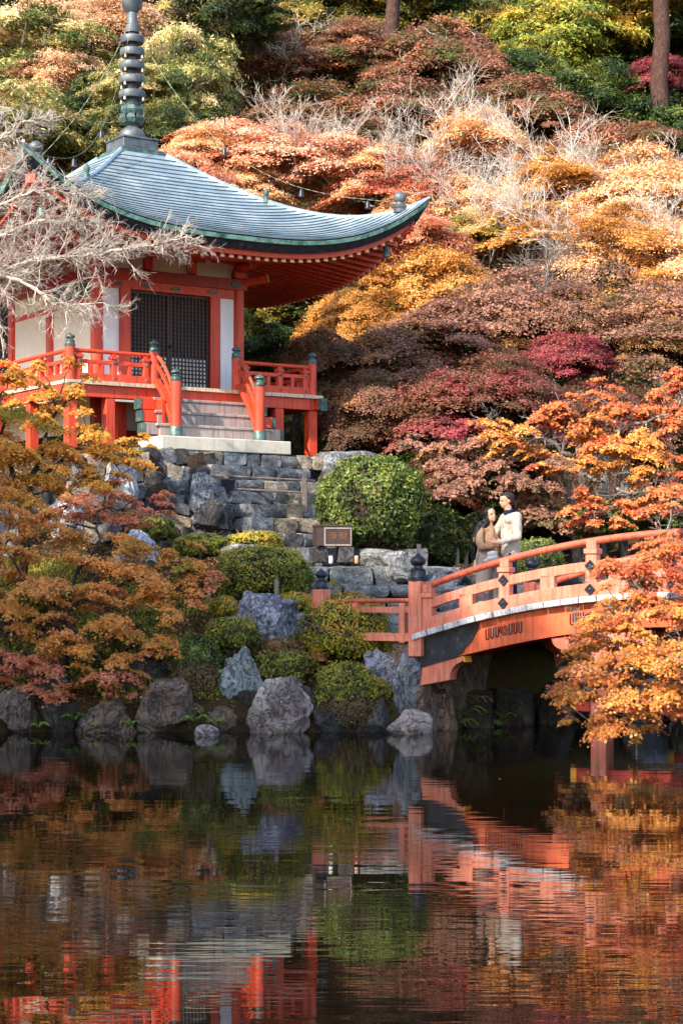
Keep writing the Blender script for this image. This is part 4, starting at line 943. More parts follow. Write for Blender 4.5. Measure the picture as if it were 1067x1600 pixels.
def archbeam(d, mat='bridge_beam_paint', hgt=.40):
    n = 30; mb = MB(); vs = []; fs = []
    for i in range(n + 1):
        s = .02 + (BL - .04) * i / n; b = dz(s) - hgt - .02 * math.sin(s * 1.2)
        vs += [(s, d - .09, b), (s, d + .09, b), (s, d + .09, dz(s) - .004), (s, d - .09, dz(s) - .004)]
    for i in range(n):
        for k in range(4): fs.append((4 * i + k, 4 * i + (k + 1) % 4, 4 * i + 4 + (k + 1) % 4, 4 * i + 4 + k))
    fs += [(3, 2, 1, 0), (4 * n, 4 * n + 1, 4 * n + 2, 4 * n + 3)]
    return mb.add(vs, fs).build('arch_beam', mat, br)
archbeam(.10); archbeam(WD - .1); archbeam(WD / 2, 'vermilion_dark_shade', .3)
# black metal sheath on the near beam end, with a wavy edge
for d0, d1 in ((-.004, -.016), (WD + .004, WD + .016)):
    top = [(s, dz(s) - .012) for s in np.linspace(-.02, 1.02, 8)]
    bot = [(s, dz(s) - .425) for s in np.linspace(.62, -.02, 5)]
    edge = [(1.0, dz(1.0) - .10), (.93, dz(.93) - .19), (.90, dz(.9) - .25), (.80, dz(.8) - .31), (.76, dz(.76) - .37)]
    MB().prism(top + edge + bot, d0, d1).build('metal_sheath', 'black_bronze', br)
    MB().box(-.03, .30, min(d0, d1) - .003, max(d0, d1) + .01, .72, .95).build('metal_sheath', 'black_bronze', br) if False else None
stm = MB().lathe([(.012, 0), (.010, .006), (.002, .008)], 8).mesh('stud')
for s in (.1, .3, .5, .7):
    for q in (.09, .3): link('stud', stm, 'black_bronze', br, (s, -.016, dz(s) - q), (R_(90), 0, 0))
# corbel under the beam end
for d in (.02, WD - .18):
    n = 8; poly = [(0, dz(.1) - .42), (.74, dz(.74) - .43), (.76, dz(.76) - .50)] + [(.72 - .20 * math.sin(q / n * math.pi / 2) * 1.0, dz(.72) - .52 - .16 * (1 - math.cos(q / n * math.pi / 2)) * 1.6) for q in range(1, n + 1)] + [(0.02, .68)]
    MB().prism(poly, d - .02, d + .16).build('corbel', 'bridge_paint', br, bevel=.006)
    MB().prism([(.745, dz(.74) - .432), (.765, dz(.76) - .432), (.785, dz(.76) - .52), (.765, dz(.76) - .52)], d - .022, d + .162).build('corbel_end', 'yellow_end', br)
# abutment
MB().box(-.5, .05, .0, WD, -.5, 1.30).build('abutment', 'rock_brown', br, bevel=.03)
MB().box(BL - .05, BL + .5, .0, WD, -.5, 1.30).build('abutment', 'rock_brown', br, bevel=.03)
# emblem: three open U marks, a spiral, three U marks, cut and blackened on the beam
def ribbon(mb, pts, w, d0=.008, d1=.002):
    n = len(pts); vs = []; fs = []
    for i, p in enumerate(pts):
        a = Vector(pts[max(0, i - 1)]); b = Vector(pts[min(n - 1, i + 1)]); t = (b - a).normalized(); nn = Vector((-t[1], t[0])) * w / 2; p = Vector(p)
        for q in (p + nn, p - nn): vs += [(q.x, d0, q.y), (q.x, d1, q.y)]
    for i in range(n - 1):
        o = 4 * i; fs += [(o, o + 4, o + 6, o + 2), (o + 1, o + 3, o + 7, o + 5), (o, o + 1, o + 5, o + 4), (o + 2, o + 6, o + 7, o + 3)]
    fs += [(0, 2, 3, 1), (4 * n - 4, 4 * n - 3, 4 * n - 1, 4 * n - 2)]
    mb.add(vs, fs)
def emblem(s0):
    em = empty('emblem', (0, 0, 0), parent=br)
    for i, s in enumerate([-.27, -.19, -.11, .11, .19, .27]):
        cx, cz = s0 + s, dz(s0 + s) - .20; sl_ = .3 - .074 * cx; mb = MB(); pts = []
        hw = .022; hh = .075
        base = [(-hw, hh)] + [(-hw, hh - (hh * 1.6) * q / 4) for q in range(1, 4)] + [(-hw * math.cos(a), -hh * .7 - hw * 1.2 * math.sin(a)) for a in np.linspace(0, math.pi, 7)] + [(hw, hh - (hh * 1.6) * q / 4) for q in range(3, 0, -1)] + [(hw, hh)]
        ribbon(mb, [(cx + x, cz + z + x * sl_) for x, z in base], .017, -.001, .012); mb.build('comma_mark', 'black_bronze', em)
    for k in range(3):
        mb = MB(); pts = []
        for q in range(15):
            t = q / 14; a = k * 2 * math.pi / 3 + t * 3.6; r = .014 + .060 * t ** .8; pts.append((s0 + r * math.cos(a), dz(s0) - .20 + r * math.sin(a)))
        ribbon(mb, pts, .014, -.001, .012); mb.build('spiral_mark', 'black_bronze', em)
emblem(1.42); emblem(2.78)
# piers
for s in (2.92, 5.2):
    for d in (.12, WD - .12):
        pb = MB().box(s - .12, s + .12, d - .12, d + .12, -.9, dz(s) - .42).build('pier_post', 'bridge_paint', br, bevel=.012)
    MB().box(s - .10, s + .10, -.05, WD + .1, dz(s) - .60, dz(s) - .43).build('cap_beam', 'bridge_beam_paint', br, bevel=.008)
for d in (.12, WD - .12):
    MB().box(2.50, 5.6, d - .06, d + .06, .395, .575).build('tie_beam', 'vermilion_dark_shade', br, bevel=.006)  # shade under the bridge put into the tie beam's red
    MB().box(2.46, 2.55, d - .064, d + .064, .391, .579).build('beam_end', 'yellow_end', br, bevel=.004)
    n = 8; s0 = 2.15
    poly = [(s0, dz(s0) - .425), (3.7, dz(3.7) - .425), (3.7, dz(3.7) - .60)] + [(s0 + .28 - .26 * math.sin(q / n * math.pi / 2), dz(s0) - .60 + .15 * (1 - math.cos(q / n * math.pi / 2))) for q in range(n + 1)]
    MB().prism(poly, d - .07, d + .07).build('bracket', 'bridge_paint', br, bevel=.006)
# railings, both sides
pst = MB().box(-.085, .085, -.085, .085, 0, .62).build
diam = MB().obox((0, 0, 0), (.052, 0, .052), (-.052, 0, .052), (0, .010, 0)).lathe([(.001, 0)], 3).mesh('diamond_plate') if False else MB().obox((0, 0, 0), (.042, 0, .042), (-.042, 0, .042), (0, .010, 0)).mesh('diamond_plate', bevel=.003)
dstud = MB().lathe([(.02, 0), (.018, .012), (.004, .018)], 8).mesh('stud')
def side(d, nm, sgn):
    r = empty('railing', (0, 0, 0), parent=br)
    MB().tube(arc(hz, .06, BL - .06, d, -.045, 30), .05, 12).build('handrail', 'handrail_paint', r, smooth=True)
    MB().sweep(arc(lambda s: dz(s) + .50 - .012 * (s - 4) ** 2 * .2, .0, BL, d, 0, 30), .10, .135).build('middle_rail', 'bridge_paint', r, bevel=.006)
    MB().sweep(arc(lambda s: dz(s) + .175, .0, BL, d, 0, 30), .15, .18).build('bottom_rail', 'bridge_paint', r, bevel=.006)
    k = 0
    for s in (.16, 1.46, 2.84, 4.05, 5.26, 6.64, 7.94):
        zb = dz(s) + .09; zt_ = hz(s) - .10
        MB().box(-.085, .085, -.065, .065, zb, zt_ - .12).box(-.10, .10, -.09, .09, zt_ - .12, zt_ - .05).box(-.075, .075, -.06, .06, zt_ - .05, zt_ + .07).build('rail_post', 'bridge_paint', r, bevel=.008, loc=(s, d, 0))
        if .5 < s < 7.5:
            for zz in (dz(s) + .175, dz(s) + .50):
                q = link('diamond_plate', diam, 'black_bronze', r, (s, d + sgn * (.086 if zz < dz(s) + .3 else .078), zz)); link('stud', dstud, 'black_bronze', q, (0, sgn * .008, 0), (R_(90) * (1 if sgn < 0 else -1), 0, 0))
    for s in (.82, 2.15, 3.45, 4.65, 5.95, 7.28):
        MB().box(-.11, .11, -.05, .05, dz(s) + .23, dz(s) + .45).build('strut', 'bridge_paint', r, bevel=.006, loc=(s, d, 0))
    for s in (-.0, BL):
        MB().box(-.11, .11, -.11, .11, 1.10, 2.20).build('newel_post', 'bridge_paint', r, bevel=.014, loc=(s - .02 if s < 1 else s + .02, d, 0))
        link('finial', finial_mesh(.125, .42, 24), 'black_bronze', r, (s - .02 if s < 1 else s + .02, d, 2.20))
    # splayed wing railing
    w0 = Vector((-.08, d, 0)); wd = Vector((-.995, -.10 * -sgn, 0)).normalized()
    w1 = w0 + wd * 1.58
    for (o, w, h, nm_) in ((.80, .07, .07, 'wing_handrail'), (.60, .07, .09, 'wing_rail'), (.20, .10, .12, 'wing_bottom_rail')):
        if nm_ == 'wing_handrail': MB().tube([w0 + Vector((0, 0, 1.30 + .62)), w1 + Vector((0, 0, 1.28 + .62))], .036, 10).build(nm_, 'handrail_paint', r, smooth=True)
        else: MB().bar(w0 + Vector((0, 0, 1.18 + o)), w1 + Vector((0, 0, 1.18 + o)), w, h).build(nm_, 'bridge_paint', r, bevel=.005)
    for t in (.12, .62): MB().box(-.05, .05, -.05, .05, 1.30, 1.88).build('wing_post', 'bridge_paint', r, bevel=.006, loc=w0 + wd * 1.58 * t)
    MB().box(-.105, .105, -.105, .105, 1.0, 2.08).build('wing_newel', 'bridge_paint', r, bevel=.012, loc=w1)
    link('finial', finial_mesh(.10, .32, 24), 'black_bronze', r, (w1.x, w1.y, 2.08))
side(-.0, 'near', -1); side(WD, 'far', 1)
def B2W(s, d, z=0): 
    v = Vector((s * math.cos(BT) - d * math.sin(BT), s * math.sin(BT) + d * math.cos(BT), z)); return Vector((1.134, 28.0, 0)) + v
# ---------------------------------------------------------------- offering box, cups, little fences
bx = P(519, 858, 32.6); bxz = 2.80
Yb = 32.7
box = tag(empty('offering_box', (XU(519, Yb), Yb, 2.80), R_(10)), 'dark brown wooden offering box with orange characters on two stone supports', 'offering box')
MB().box(-.30, .30, -.19, .19, .02, .34).build('body', 'box_brown', box, bevel=.006)
MB().box(-.315, .315, -.205, .205, .34, .375).build('lid', 'box_brown', box, bevel=.006)
for a in ((-.17, .30, -.203, -.19, .02, .045), (-.17, .30, -.203, -.19, .305, .33), (-.17, -.148, -.203, -.19, .045, .305), (.278, .30, -.203, -.19, .045, .305)):
    MB().box(*a).build('frame', 'box_frame', box)
for x in (-.28, .28): MB().box(x - .02, x + .02, -.18, .18, -.0, .02).build('foot', 'box_brown', box)
for x, ch in ((-.02, '\u6d44'), (.16, '\u8ca1')):
    cu = bpy.data.curves.new('character', 'FONT'); cu.body = ch; cu.size = .15; cu.extrude = .003; cu.align_x = 'CENTER'; cu.align_y = 'CENTER'
    cu.materials.append(M['gold_letter'])
    tmp = bpy.data.objects.new('tmp', cu); C.objects.link(tmp); me = bpy.data.meshes.new_from_object(tmp.evaluated_get(bpy.context.evaluated_depsgraph_get())); bpy.data.objects.remove(tmp)
    me.materials.clear(); o = link('character', me, 'gold_letter', box); o.location = (x, -.194, .175); o.rotation_euler = (R_(90), 0, 0)
for x, n_, lb in ((-.24, 0, 'left dark stone block under the offering box'), (.22, 1, 'right dark stone block under the offering box, beside the orange cup')):
    p = box.location + Vector((x, 0, 0)); o = MB().box(-.13, .13, -.17, .17, -.27, -.0).build('support_block', 'rock_dark', None, bevel=.015, loc=(p.x, p.y, 2.80), rot=(0, 0, R_(10))); tag(o, lb, 'stone block')
def cup(u, mat, lb):
    o = MB().lathe([(.030, 0), (.036, .02), (.036, .105), (.030, .115)], 14).build('cup', mat, None, smooth=True, loc=(XU(u, 32.35), 32.35, 2.52)); tag(o, lb, 'cup')
    MB().lathe([(.034, .106), (.034, .125), (.02, .128)], 14).build('lid', 'white_cloth', o, smooth=True)
cup(517, 'bright_cup', 'small pale glass cup standing under the offering box'); cup(557, 'orange_cup', 'small orange cup standing right of the offering box')
def fence(name, pts, h, rails, label, cat='fence', mat='weathered_post', rad=.05, rope=False):
    root = tag(empty(name, pts[0]), label, cat); o0 = Vector(pts[0])
    for p in pts: 
        q = Vector(p) - o0; MB().box(-rad, rad, -rad, rad, -.1, h).build('post', mat, root, bevel=.01, loc=q)
    for r in rails:
        for a, b in zip(pts[:-1], pts[1:]):
            a_, b_ = Vector(a) - o0, Vector(b) - o0; d = (b_ - a_).normalized() * (.0 if rope else .2)
            L = [a_ - d + Vector((0, 0, r)), (a_ + b_) / 2 + Vector((0, 0, r - (.12 if rope else 0))), b_ + d + Vector((0, 0, r))]
            MB().tube(L, .014 if rope else .018, 6).build('rope' if rope else 'rail', 'bark_dark' if rope else mat, root)
fa = P(354, 786, 35.5); fb = P(476, 792, 35.9)
fence('stair_barrier', [tuple(fa), tuple(fb)], .60, [.50, .27], 'low wooden barrier of two posts and thin rails across the stone stairs')
fa = P(350, 845, 31.8); fb = P(327, 852, 31.6); fa.z = G(fa.x, fa.y) + .25; fb.z = G(fb.x, fb.y) + .1
fence('rope_fence', [(fa.x, fa.y, fa.z), (fb.x, fb.y, fb.z)], .42, [.3], 'two short dark stakes joined by a rope by the mossy mounds', rad=.03, rope=True)
for u, v0, v1, Y, lb in ((714, 850, 900, 34.5, 'leftmost of three grey stakes in the dark under the maple'), (728, 848, 900, 34.7, 'middle of three grey stakes in the dark under the maple'), (741, 852, 900, 34.3, 'tilted grey stake beside the woman, in the dark under the maple'),
                         (654, 850, 866, 31.0, 'pale stake tip behind the black finial of the bridge'), (432, 905, 930, 30.3, 'short dark stake in the twiggy moss bush')):
    p = P(u, v1, Y); h = (v1 - v0) / F_PX * Y; z = min(p.z, G(p.x, Y) + .1)
    o = MB().tube([(0, 0, -.15), (0, 0, h + p.z - z)], [.045, .038], 8).build('stake', 'weathered_post', None, loc=(p.x, Y, z), rot=(0, R_(6) if u == 741 else 0, 0)); tag(o, lb, 'stake', 'grey stakes' if u < 660 or True else None)
# bent pipe under the bridge corner
pp = [P(672, 1062, 28.2), P(674, 1072, 28.2), P(682, 1080, 28.25), P(694, 1080, 28.4)]
o = MB().tube([p - pp[0] for p in pp], .035, 8).build('root', 'bark_dark', None, smooth=True, loc=pp[0]); tag(o, 'curved brown root hanging under the bridge corbel', 'root')

# ---------------------------------------------------------------- people
def mesh_obj(name, me): o = bpy.data.objects.new(name, me); C.objects.link(o); return o
def capsule(bm, p0, r0, p1, r1):
    p0, p1 = Vector(p0), Vector(p1); d = p1 - p0; L = d.length; q = d.to_track_quat('Z', 'Y').to_matrix().to_4x4()
    n = 14; vs = []
    prof_ = [(r0 * math.cos(a), -r0 * math.sin(a)) for a in np.linspace(math.pi / 2, 0, 5)] + [(r1 * math.cos(a), L + r1 * math.sin(a)) for a in np.linspace(0, math.pi / 2, 5)]
    M4 = Matrix.Translation(p0) @ q; rings = []
    for r, z in prof_:
        rings.append([bm.verts.new(M4 @ Vector((max(r, 1e-4) * math.cos(2 * math.pi * k / n), max(r, 1e-4) * math.sin(2 * math.pi * k / n), z))) for k in range(n)])
    for a, b in zip(rings[:-1], rings[1:]):
        for k in range(n): bm.faces.new((a[k], a[(k + 1) % n], b[(k + 1) % n], b[k]))
    bm.faces.new(list(reversed(rings[0]))); bm.faces.new(rings[-1])
def ellipsoid(bm, c, r, rot=None, sub=3):
    m = Matrix.Translation(Vector(c)) @ (rot.to_matrix().to_4x4() if rot else Matrix.Identity(4)) @ Matrix.Diagonal((r[0], r[1], r[2], 1))
    bmesh.ops.create_icosphere(bm, subdivisions=sub, radius=1, matrix=m)
def fused(name, caps, ells, voxel, mat, parent, smooth_it=6, folds=0., seed=0, dec=None):
    bm = bmesh.new()
    for c in caps: capsule(bm, *c)
    for e in ells: ellipsoid(bm, *e)
    me = bpy.data.meshes.new(name); bm.to_mesh(me); bm.free()
    o = mesh_obj('tmp_' + name, me)
    md = o.modifiers.new('r', 'REMESH'); md.mode = 'VOXEL'; md.voxel_size = voxel; md.use_smooth_shade = True
    if smooth_it: sm = o.modifiers.new('s', 'SMOOTH'); sm.iterations = smooth_it; sm.factor = .5
    dg = bpy.context.evaluated_depsgraph_get(); me2 = bpy.data.meshes.new_from_object(o.evaluated_get(dg)); me2.name = name
    bpy.data.objects.remove(o)
    if folds:
        off = Vector((seed * 7.3, 0, 0))
        for v in me2.vertices:
            p = v.co; n = v.normal; f = mnoise.noise(Vector((p.x * 16, p.y * 16, p.z * 7)) + off) + .5 * mnoise.noise(Vector((p.x * 30, p.y * 30, p.z * 18)) + off)
            v.co = p + n * folds * f
    for p in me2.polygons: p.use_smooth = True
    me2.materials.clear(); me2.update()
    if len(me2.polygons) > 9000:
        o = mesh_obj('tmp', me2); md = o.modifiers.new('d', 'DECIMATE'); md.ratio = .4
        me3 = bpy.data.meshes.new_from_object(o.evaluated_get(bpy.context.evaluated_depsgraph_get())); bpy.data.objects.remove(o); me2 = me3; me2.name = name; me2.materials.clear()
    return link(name, me2, mat, parent)
from mathutils import Euler
def fingers(w, d, palmn, side, L=.085):
    """five finger chains from wrist w, pointing d, palm normal palmn, thumb on `side`"""
    w, d, nn, sd = Vector(w), Vector(d).normalized(), Vector(palmn).normalized(), Vector(side).normalized(); out = []
    out.append((w, .026, w + d * .055, .028)); 
    for k, (o, l) in enumerate(((-.030, .78), (-.010, .95), (.010, 1.0), (.030, .9))):
        b = w + d * .075 + sd * -o * 1.0
        b0 = w + d * .02 + sd * -o * .7
        c1 = b + d * L * l * .45 + nn * .012; c2 = c1 + (d * .7 + nn * .7) * L * l * .33; c3 = c2 + (d * .3 + nn * .95) * L * l * .25
        out += [(b0, .014, b, .0115), (b, .0105, c1, .0095), (c1, .0095, c2, .0085), (c2, .0085, c3, .0072)]
    t0 = w + d * .02 + sd * .025; t1 = t0 + (d * .6 + sd * .8).normalized() * .045; t2 = t1 + (d * .9 + sd * .25 + nn * .3).normalized() * .034
    out += [(t0, .015, t1, .0115), (t1, .011, t2, .009)]
    return out
def face_parts(root, hc, fwd, up, sc=1.):
    fwd = Vector(fwd).normalized(); up = Vector(up); up = (up - fwd * up.dot(fwd)).normalized(); rt = fwd.cross(up)
    def at(a, b, c): return hc + rt * a * sc + fwd * b * sc + up * c * sc
    R3 = Matrix((rt, fwd, up)).transposed()
    for s in (-1, 1):
        bm = bmesh.new(); m = Matrix.Translation(at(s * .030, .088, .004)) @ R3.to_4x4() @ Matrix.Diagonal((.0135, .006, .0055, 1)); bmesh.ops.create_icosphere(bm, subdivisions=2, radius=1, matrix=m)
        me = bpy.data.meshes.new('eye'); bm.to_mesh(me); bm.free(); link('eye', me, 'eye_dark', root)
        bm = bmesh.new(); m = Matrix.Translation(at(s * .031, .092, .022)) @ R3.to_4x4() @ Matrix.Diagonal((.018, .005, .0032, 1)); bmesh.ops.create_icosphere(bm, subdivisions=2, radius=1, matrix=m)
        me = bpy.data.meshes.new('eyebrow'); bm.to_mesh(me); bm.free(); link('eyebrow', me, 'hair_black', root)
    bm = bmesh.new(); m = Matrix.Translation(at(0, .093, -.052)) @ R3.to_4x4() @ Matrix.Diagonal((.020, .008, .0075, 1)); bmesh.ops.create_icosphere(bm, subdivisions=2, radius=1, matrix=m)
    me = bpy.data.meshes.new('lips'); bm.to_mesh(me); bm.free(); link('lips', me, 'lips', root)
    q = R3.to_quaternion()
    caps = [(at(0, .088, .012), .009, at(0, .106, -.022), .0125), (at(0, .05, -.075), .030, at(0, .068, -.078), .022), (at(0, .10, -.050), .008, at(0, .092, -.053), .014)]
    ells = [(at(0, .0, .03), (.078 * sc, .098 * sc, .088 * sc), q), (at(0, .022, -.03), (.064 * sc, .074 * sc, .082 * sc), q), (at(.078, -.005, -.012), (.010, .018, .028), q), (at(-.078, -.005, -.012), (.010, .018, .028), q)]
    return caps, ells, at, q
# --- man
mp = B2W(1.11, .62); mz = dz(1.11) + .085
man = tag(empty('person', (mp.x, mp.y, mz)), 'man in a cream sweater over a dark collar embracing the woman on the bridge', 'person')
HC = Vector((-.005, .0, 1.645)); cf, ef, at, q = face_parts(man, HC, (-.93, -.28, -.16), (0, 0, 1))
sh1, el1, wr1 = (.12, -.15, 1.40), (.135, -.24, 1.115), (-.165, -.27, 1.03)
sh2, el2, wr2 = (.0, .17, 1.40), (-.16, .27, 1.15), (-.36, .16, 1.08)
body = [((.05, 0, 1.0), .12, (.06, 0, 1.28), .145), ((.03, -.0, 1.47), .055, (0, 0, 1.58), .056)]
arms = [(sh1, .055, el1, .043), (el1, .042, wr1, .027), (sh2, .055, el2, .043), (el2, .042, wr2, .027)]
legs = [((.04, -.06, .92), .075, (.06, -.10, .5), .058), ((.06, -.10, .5), .056, (.07, -.10, .09), .038), ((.07, -.1, .05), .036, (-.08, -.11, .035), .032),
        ((.04, .06, .92), .075, (.04, .10, .5), .058), ((.04, .10, .5), .056, (.08, .10, .09), .038), ((.08, .1, .05), .036, (-.07, .12, .035), .032)]
fused('body', body + arms + legs + cf + fingers(wr1, (-1, .0, .08), (0, 1, .1), (0, -.2, 1)) + fingers(wr2, (-1, -.5, 0), (0, -1, 0), (0, 0, 1)), ef, .0065, 'skin', man, 3)
fused('sweater', [((.05, -.03, .90), .135, (.055, -.02, 1.10), .135), ((.05, .04, .90), .135, (.055, .03, 1.10), .135), ((.05, .0, 1.10), .142, (.065, 0, 1.33), .150), ((.04, -.10, 1.37), .085, (.04, .10, 1.37), .085), ((.05, 0, 1.38), .10, (.03, 0, 1.455), .072),
     (sh1, .080, el1, .062), (el1, .062, (-.13, -.267, 1.037), .042), (sh2, .080, el2, .062), (el2, .062, (-.33, .175, 1.085), .042)], [], .011, 'cream_knit', man, 4, .013, 1)
fused('collar', [((.035, -.04, 1.475), .034, (-.025, -.06, 1.455), .024), ((.055, .0, 1.50), .048, (.03, .0, 1.49), .05), ((.035, .05, 1.475), .034, (-.03, .02, 1.45), .024)], [((.025, 0, 1.49), (.075, .072, .032))], .008, 'navy_cloth', man, 2)
fused('trousers', [((.04, -.05, .93), .10, (.055, -.10, .5), .085), ((.055, -.10, .5), .085, (.07, -.10, .1), .07), ((.04, .05, .93), .10, (.04, .10, .5), .085), ((.04, .10, .5), .085, (.08, .10, .1), .07), ((.04, 0, .90), .10, (.05, 0, .95), .10)], [], .013, 'navy_cloth', man, 4, .007, 2)
fused('shoes', [((.09, -.1, .05), .048, (-.10, -.11, .04), .042), ((.09, .1, .05), .048, (-.09, .12, .04), .042)], [], .01, 'shoe_dark', man, 2)
fused('hair', [], [(HC + Vector((.022, .006, .050)), (.098, .088, .078)), (HC + Vector((.052, .01, .0)), (.058, .078, .078)), (HC + Vector((-.052, -.018, .085)), (.050, .062, .034))], .007, 'hair_brown', man, 2, .008, 5)
# --- woman
wp = B2W(.74, .66); wz = dz(.74) + .085
wom = tag(empty('person', (wp.x, wp.y, wz)), 'woman with long black hair and tan top leaning into the man on the bridge', 'person')
HC = Vector((.055, -.02, 1.525)); upw = Vector((-.22, 0, 1)); cf, ef, at, q = face_parts(wom, HC, (.46, -.86, .12), upw, .96)
sh1, el1, wr1 = (-.10, -.10, 1.29), (-.09, -.19, 1.05), (.12, -.27, 1.09)
sh2, el2, wr2 = (.18, .10, 1.31), (.26, .24, 1.10), (.38, .25, 1.16)
body = [((.03, 0, .95), .09, (.05, 0, 1.2), .10), ((.05, 0, 1.33), .048, (.052, -.01, 1.44), .045), ((-.06, -.07, 1.30), .05, (.15, .06, 1.31), .05)]
arms = [(sh1, .045, el1, .036), (el1, .036, wr1, .023), (sh2, .045, el2, .036), (el2, .036, wr2, .023)]
legs = [((-.03, -.06, .9), .08, (-.03, -.06, .48), .055), ((-.03, -.06, .48), .05, (-.03, -.05, .09), .034), ((-.03, -.03, .05), .032, (.03, -.16, .03), .028),
        ((.10, .05, .9), .08, (.10, .05, .48), .055), ((.10, .05, .48), .05, (.1, .06, .09), .034), ((.1, .05, .05), .032, (.15, -.06, .03), .028)]
fused('body', body + arms + legs + cf + fingers(wr1, (1, .12, .38), (0, 1, .1), (-.3, 0, 1), .078) + fingers(wr2, (.9, -.2, .3), (0, -1, 0), (0, 0, 1), .078), ef, .0065, 'skin', wom, 3)
fused('top', [((.02, 0, .80), .145, (.03, 0, .97), .115), ((.02, -.01, .97), .120, (.03, -.02, 1.20), .125), ((.09, 0, .97), .11, (.08, 0, 1.2), .11), ((-.06, -.07, 1.285), .058, (.15, .06, 1.295), .058), ((.05, 0, 1.22), .11, (.05, 0, 1.30), .09),
     (sh1, .062, (-.11, -.16, 1.13), .066), ((-.10, -.17, 1.11), .064, el1, .05), (el1, .052, (.09, -.262, 1.082), .040), (sh2, .072, el2, .06), (el2, .055, (.36, .25, 1.155), .04)], [], .011, 'tan_cloth', wom, 4, .012, 3)
fused('trousers', [((-.03, -.05, .90), .125, (-.05, -.07, .45), .115), ((-.05, -.07, .45), .115, (-.06, -.06, .1), .12), ((.09, .04, .90), .125, (.12, .05, .45), .115), ((.12, .05, .45), .115, (.12, .06, .1), .12)], [], .013, 'beige_cloth', wom, 4, .010, 4)
fused('shoes', [((-.03, -.02, .04), .04, (.035, -.17, .03), .034), ((.1, .06, .04), .04, (.155, -.07, .03), .034)], [], .01, 'shoe_dark', wom, 2)
fused('hair', [(at(-.05, -.04, .0), .060, (-.09, .0, 1.36), .058), ((-.09, -.03, 1.38), .062, (-.17, -.09, 1.18), .066), ((-.17, -.09, 1.18), .064, (-.20, -.08, .90), .034), ((-.12, -.10, 1.32), .05, (-.17, -.13, 1.12), .045), (at(.06, -.01, .0), .032, at(.075, .01, -.10), .026), (at(-.066, .0, .02), .036, (-.085, -.09, 1.30), .034), ((-.085, -.09, 1.30), .034, (-.11, -.15, 1.16), .018)],
      [(at(0, -.022, .042), (.094, .094, .086), q), (at(0, -.06, -.04), (.080, .06, .10), q)], .0075, 'hair_black', wom, 2, .010, 6)
cb = P(766, 872, 27.75)
fused('handbag', [((.02, -.30, .955), .040, (.11, -.27, .965), .042), ((.02, -.30, .895), .040, (.12, -.27, .91), .042), ((-.05, -.29, .86), .02, (.03, -.29, .875), .03)], [], .009, 'white_cloth', wom, 3, .006, 8)

rs = np.random.default_rng(404); n = 70; x = rs.uniform(-5, 5, n); y = 27.6 - np.abs(rs.normal(0, 3.2, n)); k = y > 12; x, y = x[k], y[k]
V, F, rr = leaf_geo(np.stack([x, y, 0 * x + .004], 1), np.stack([0 * x, 0 * x, 0 * x + 1], 1) + rs.normal(0, .05, (len(x), 3)), .05, 'star', rs.uniform(0, 1, len(x)), rs)
link('floating_leaves', fast_mesh('floating_leaves', V, F, rr), 'litter', kind='stuff')
